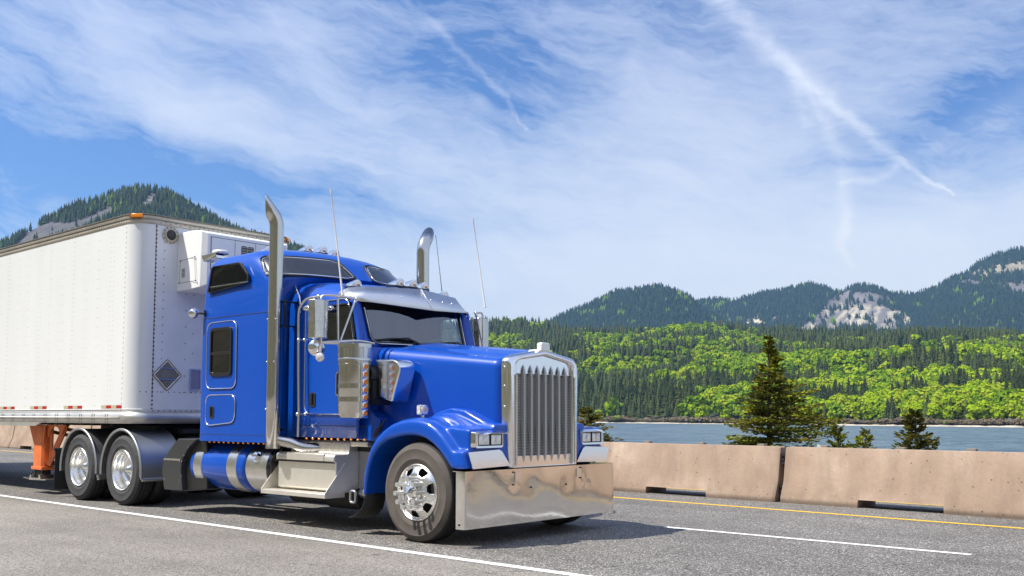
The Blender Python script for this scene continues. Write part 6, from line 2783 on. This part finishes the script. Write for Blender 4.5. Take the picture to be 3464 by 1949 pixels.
# antennas
for (a, b, y_, r_) in (((1159, 1000), (1119, 640), 0.04, 0.0095), ((1641, 1040), (1600, 740), 2.46, 0.0095), ((1495, 985), (1474, 797), 1.95, 0.004)):
    q = M()
    A_, B_ = at(*a, y=y_), at(*b, y=y_)
    q.tube([A_, A_.lerp(B_, 0.04), A_.lerp(B_, 0.5), B_.lerp(A_, 0.05), B_.lerp(A_, 0.045), B_], [r_ * 1.9, r_ * 1.2, r_ * 0.85, r_ * 0.7, r_ * 1.1, r_ * 1.1], 8)
    q.build('antenna', pm('antenna_white', (0.72, 0.70, 0.66), 0.5) if r_ > 0.005 else blackp, T, smooth=60)

# ------------------------------------------------------------------ fuel tanks and steps, both sides


def tank(mr):
    cy_, cz_, r = 0.405, 0.655, 0.325
    Y = cy_ if not mr else 2.5 - cy_
    q = M()
    q.lathe([(0.001, -4.74), (r * 0.72, -4.735), (r * 0.93, -4.70), (r, -4.64), (r, -3.47), (r * 0.97, -3.43), (r * 0.9, -3.41), (0.001, -3.40)], (0, Y, cz_), 'x', 64)
    tk = q.build('fuel_tank', paint, T, smooth=40)
    for x0, x1 in ((-4.575, -4.385), (-3.775, -3.565)):
        q = M()
        q.lathe([(r, x0), (r + 0.010, x0 + 0.004), (r + 0.010, x1 - 0.004), (r, x1)], (0, Y, cz_), 'x', 64)
        q.build('tank_strap', alu, tk, smooth=30)
    q = M()
    s = -1 if not mr else 1
    q.cyl((-4.50, Y + s * 0.20, cz_ + 0.27), (-4.50, Y + s * 0.235, cz_ + 0.32), 0.062, 20)
    q.build('filler_cap', chrome, tk, bevel=0.004)
    q = M()
    q.lathe([(0.001, -3.375), (r * 0.9, -3.375), (r, -3.35), (r, -2.90)], (0, Y, cz_), 'x', 64)
    hk = q.build('oil_tank', alu, T, smooth=40)
    q = M()
    q.lathe([(r + 0.001, -2.905), (r + 0.004, -2.89), (r - 0.005, -2.86), (r * 0.9, -2.845), (0.001, -2.84)], (0, Y, cz_), 'x', 48)
    q.build('tank_end', blackg, hk, smooth=40)
    q = M()
    a = 0.45
    n_ = Vector((0, s * cos(a), sin(a)))
    c_ = Vector((-3.13, Y, cz_)) + n_ * r
    q.cyl(c_ - n_ * 0.01, c_ + n_ * 0.012, 0.070, 20)
    q.cyl(c_ + n_ * 0.012, c_ + n_ * 0.055, 0.050, 20)
    q.box(tuple(c_ + n_ * 0.055 - Vector((0.05, 0.008, 0.008))), tuple(c_ + n_ * 0.07 + Vector((0.05, 0.008, 0.008))))
    q.build('filler_cap', chrome, hk, bevel=0.004)


tank(0)
tank(1)
for mr in (0, 1):
    q = M()
    # dark angled housing ahead of the drive wheels
    po = [at(px, py, y=0.05) for px, py in [(603, 1484), (577, 1516), (553, 1555), (547, 1588), (555, 1656), (616, 1660), (611, 1590), (614, 1556), (637, 1514), (664, 1486)]]
    q.prism([(p.x, p.z) for p in po], 'y', 0.05, 0.60)
    if mr:
        q = q.mirrored()
    bx = q.build('tool_box', steeld, T, bevel=0.008, smooth=30)
    pr_ = [at(px, py, y=0.045) for px, py in [(555, 1554), (580, 1555), (608, 1557), (555, 1552), (606, 1561), (556, 1620), (606, 1624), (622, 1540), (614, 1560), (612, 1610), (636, 1512)]]
    if not mr:
        rivets(pr_, 0.010, 'box_bolts', chrome, bx)
        q = M()
        q.box(tuple(at(555, 1556, y=0.045)), tuple(at(610, 1553, y=0.05)))
        q.build('box_seam', alu, bx, smooth=0)
    q = M()
    pb = [at(px, py, y=0.12) for px, py in [(664, 1486), (700, 1490), (700, 1655), (625, 1662), (616, 1600), (618, 1556), (640, 1514)]]
    q.prism([(p.x, p.z) for p in pb], 'y', 0.12, 0.58)
    if mr:
        q = q.mirrored()
    q.build('box_bracket', blackp, T, bevel=0.008)

for mr in (0, 1):
    X0, X1 = -2.72, -1.60
    q = M()
    prof = [(0.13, 0.46), (0.13, 0.775), (0.095, 0.785), (0.095, 0.845), (0.115, 0.870), (0.30, 0.872), (0.318, 0.885), (0.322, 1.00), (0.34, 1.025), (0.62, 1.025), (0.62, 0.42), (0.20, 0.42)]
    q.prism(prof, 'x', X0, X1)
    q.box((X0 + 0.42, 0.34, 0.96), (X1 + 0.30, 0.62, 1.022))
    if mr:
        q = q.mirrored()
    sb = q.build('step_box', alub, T, bevel=0.012, seg=3, ang=40)
    q = M()
    q.box((X0, 0.084, 0.768), (X1 - 0.01, 0.126, 0.780))
    if mr:
        q = q.mirrored()
    q.build('step_gap', blackp, sb, smooth=0)
    q = M()
    q.box((-2.84, -0.03, 0.372), (-1.60, 0.16, 0.425))
    if mr:
        q = q.mirrored()
    ls = q.build('lower_step', alub, T, bevel=0.006, seg=2)
    for x0, k in ((-2.842, -1), (-1.600, 1)):
        q = M()
        q.prism([(-0.03, 0.372), (-0.03, 0.43), (0.26, 0.77), (0.26, 0.372)], 'x', x0 - 0.003, x0 + 0.005)
        if mr:
            q = q.mirrored()
        q.build('step_gusset', alub, ls, smooth=0)
    q = M()
    for i in range(44):
        x = -2.80 + i * 0.027
        for y_ in (0.0, 0.045, 0.09):
            q.box((x, y_, 0.4253), (x + 0.015, y_ + 0.03, 0.430))
    for i in range(26):
        x = -2.50 + i * 0.027
        for y_ in (0.13, 0.18, 0.23):
            q.box((x, y_, 0.8725), (x + 0.015, y_ + 0.034, 0.878))
    if mr:
        q = q.mirrored()
    q.build('step_tread', alub, ls, smooth=0)
    q = M()
    q.box((-2.50, 0.088, 0.79), (-1.78, 0.094, 0.868))
    q.box((-2.50, 0.088, 0.868), (-1.78, 0.30, 0.8735))
    if mr:
        q = q.mirrored()
    q.build('upper_tread_plate', alub, sb, bevel=0.003)
    # panel between the step and the front wheel
    q = M()
    q.prism([(-1.595, 1.025), (-1.02, 1.04), (-1.0, 0.60), (-1.08, 0.47), (-1.595, 0.44)], 'y', 0.47, 0.62)
    q.tube([(-1.50, 0.45, 0.42), (-1.25, 0.42, 0.40), (-1.05, 0.42, 0.47)], 0.06, 10)
    q.tube(rloop([(-1.42, 0.20, 0.33), (-1.33, 0.20, 0.33), (-1.33, 0.20, 0.46), (-1.42, 0.20, 0.46)], 0.03, 4), 0.016, 6, closed=True)
    if mr:
        q = q.mirrored()
    q.build('engine_side_panel', fend, T, bevel=0.01)

# half-round rear fenders


def rear_fender(cx_, mr, x_front_panel=False):
    q = M()
    r = 0.60
    cz_ = 0.50
    rows_ = []
    angs = [R(a) for a in np.linspace(-6, 186, 40)]
    pts_ = [(cx_ + r * cos(a), cz_ + r * sin(a) * 1.02) for a in angs]
    for y_ in (0.0, 0.30, 0.62):
        rows_.append([(x, y_, z) for x, z in pts_])
    q.grid(rows_)
    q.tube([(x, 0.0, z) for x, z in pts_], 0.022, 8)
    q.tube([(x, 0.62, z) for x, z in pts_], 0.014, 6)
    q.cyl((cx_ + r, 0.02, 0.40), (cx_ + r + 0.02, 0.75, 0.40), 0.03, 8)
    if x_front_panel:
        q.box((cx_ + r - 0.02, 0.0, 0.405), (cx_ + r + 0.02, 0.80, 0.450))
    else:
        q.box((cx_ + r - 0.03, 0.03, 0.34), (cx_ + r + 0.04, 0.14, 0.42))
    if mr:
        q = q.mirrored()
    q.build('rear_fender', fend, T, smooth=50, solid=0.0)


for mr in (0, 1):
    rear_fender(-6.425, mr, True)
    rear_fender(-7.775, mr)
    q = M()
    q.box((-8.66, 0.02, 0.12), (-8.64, 0.62, 0.76))
    q.tube([(-8.65, 0.0, 0.775), (-8.65, 0.8, 0.775)], 0.022, 8)
    if mr:
        q = q.mirrored()
    q.build('mud_flap', rubber, T, bevel=0.01)

# amber courtesy lamps under sleeper and cab
la = None
for (x0, x1, n_, y_, z_) in ((-4.13, -2.80, 13, 0.045, 0.975), (-2.32, -1.24, 10, CY + 0.01, 1.045)):
    for i in range(n_):
        for mr in (0, 1):
            if la is None:
                q = M()
                q.sphere((0, 0, 0), 0.017, 8, sc=(1.3, 0.7, 0.8))
                la = q.build('courtesy_lamp', amber, smooth=180)
                o = la
            else:
                o = la.copy()
                COL.objects.link(o)
            o.parent = T
            abs_loc(o, T, (x0 + (x1 - x0) * i / (n_ - 1), y_ if not mr else 2.5 - y_, z_))

# ================================================================== AIR
hz = M()
hz.box((-7800, -7800, -14), (7800, 7800, 1250))
hm = bpy.data.materials.new('haze_air')
hm.use_nodes = True
hm.node_tree.nodes.clear()
t = NT(hm.node_tree)
pv = t.n('ShaderNodeVolumePrincipled')
pv.inputs['Color'].default_value = (0.36, 0.63, 1.0, 1)
pv.inputs['Density'].default_value = 0.00006
pv.inputs['Anisotropy'].default_value = 0.3
o_ = t.n('ShaderNodeOutputMaterial')
t.l(pv.outputs[0], o_.inputs['Volume'])
tag(hz.build('haze', hm, smooth=0), kind='stuff')
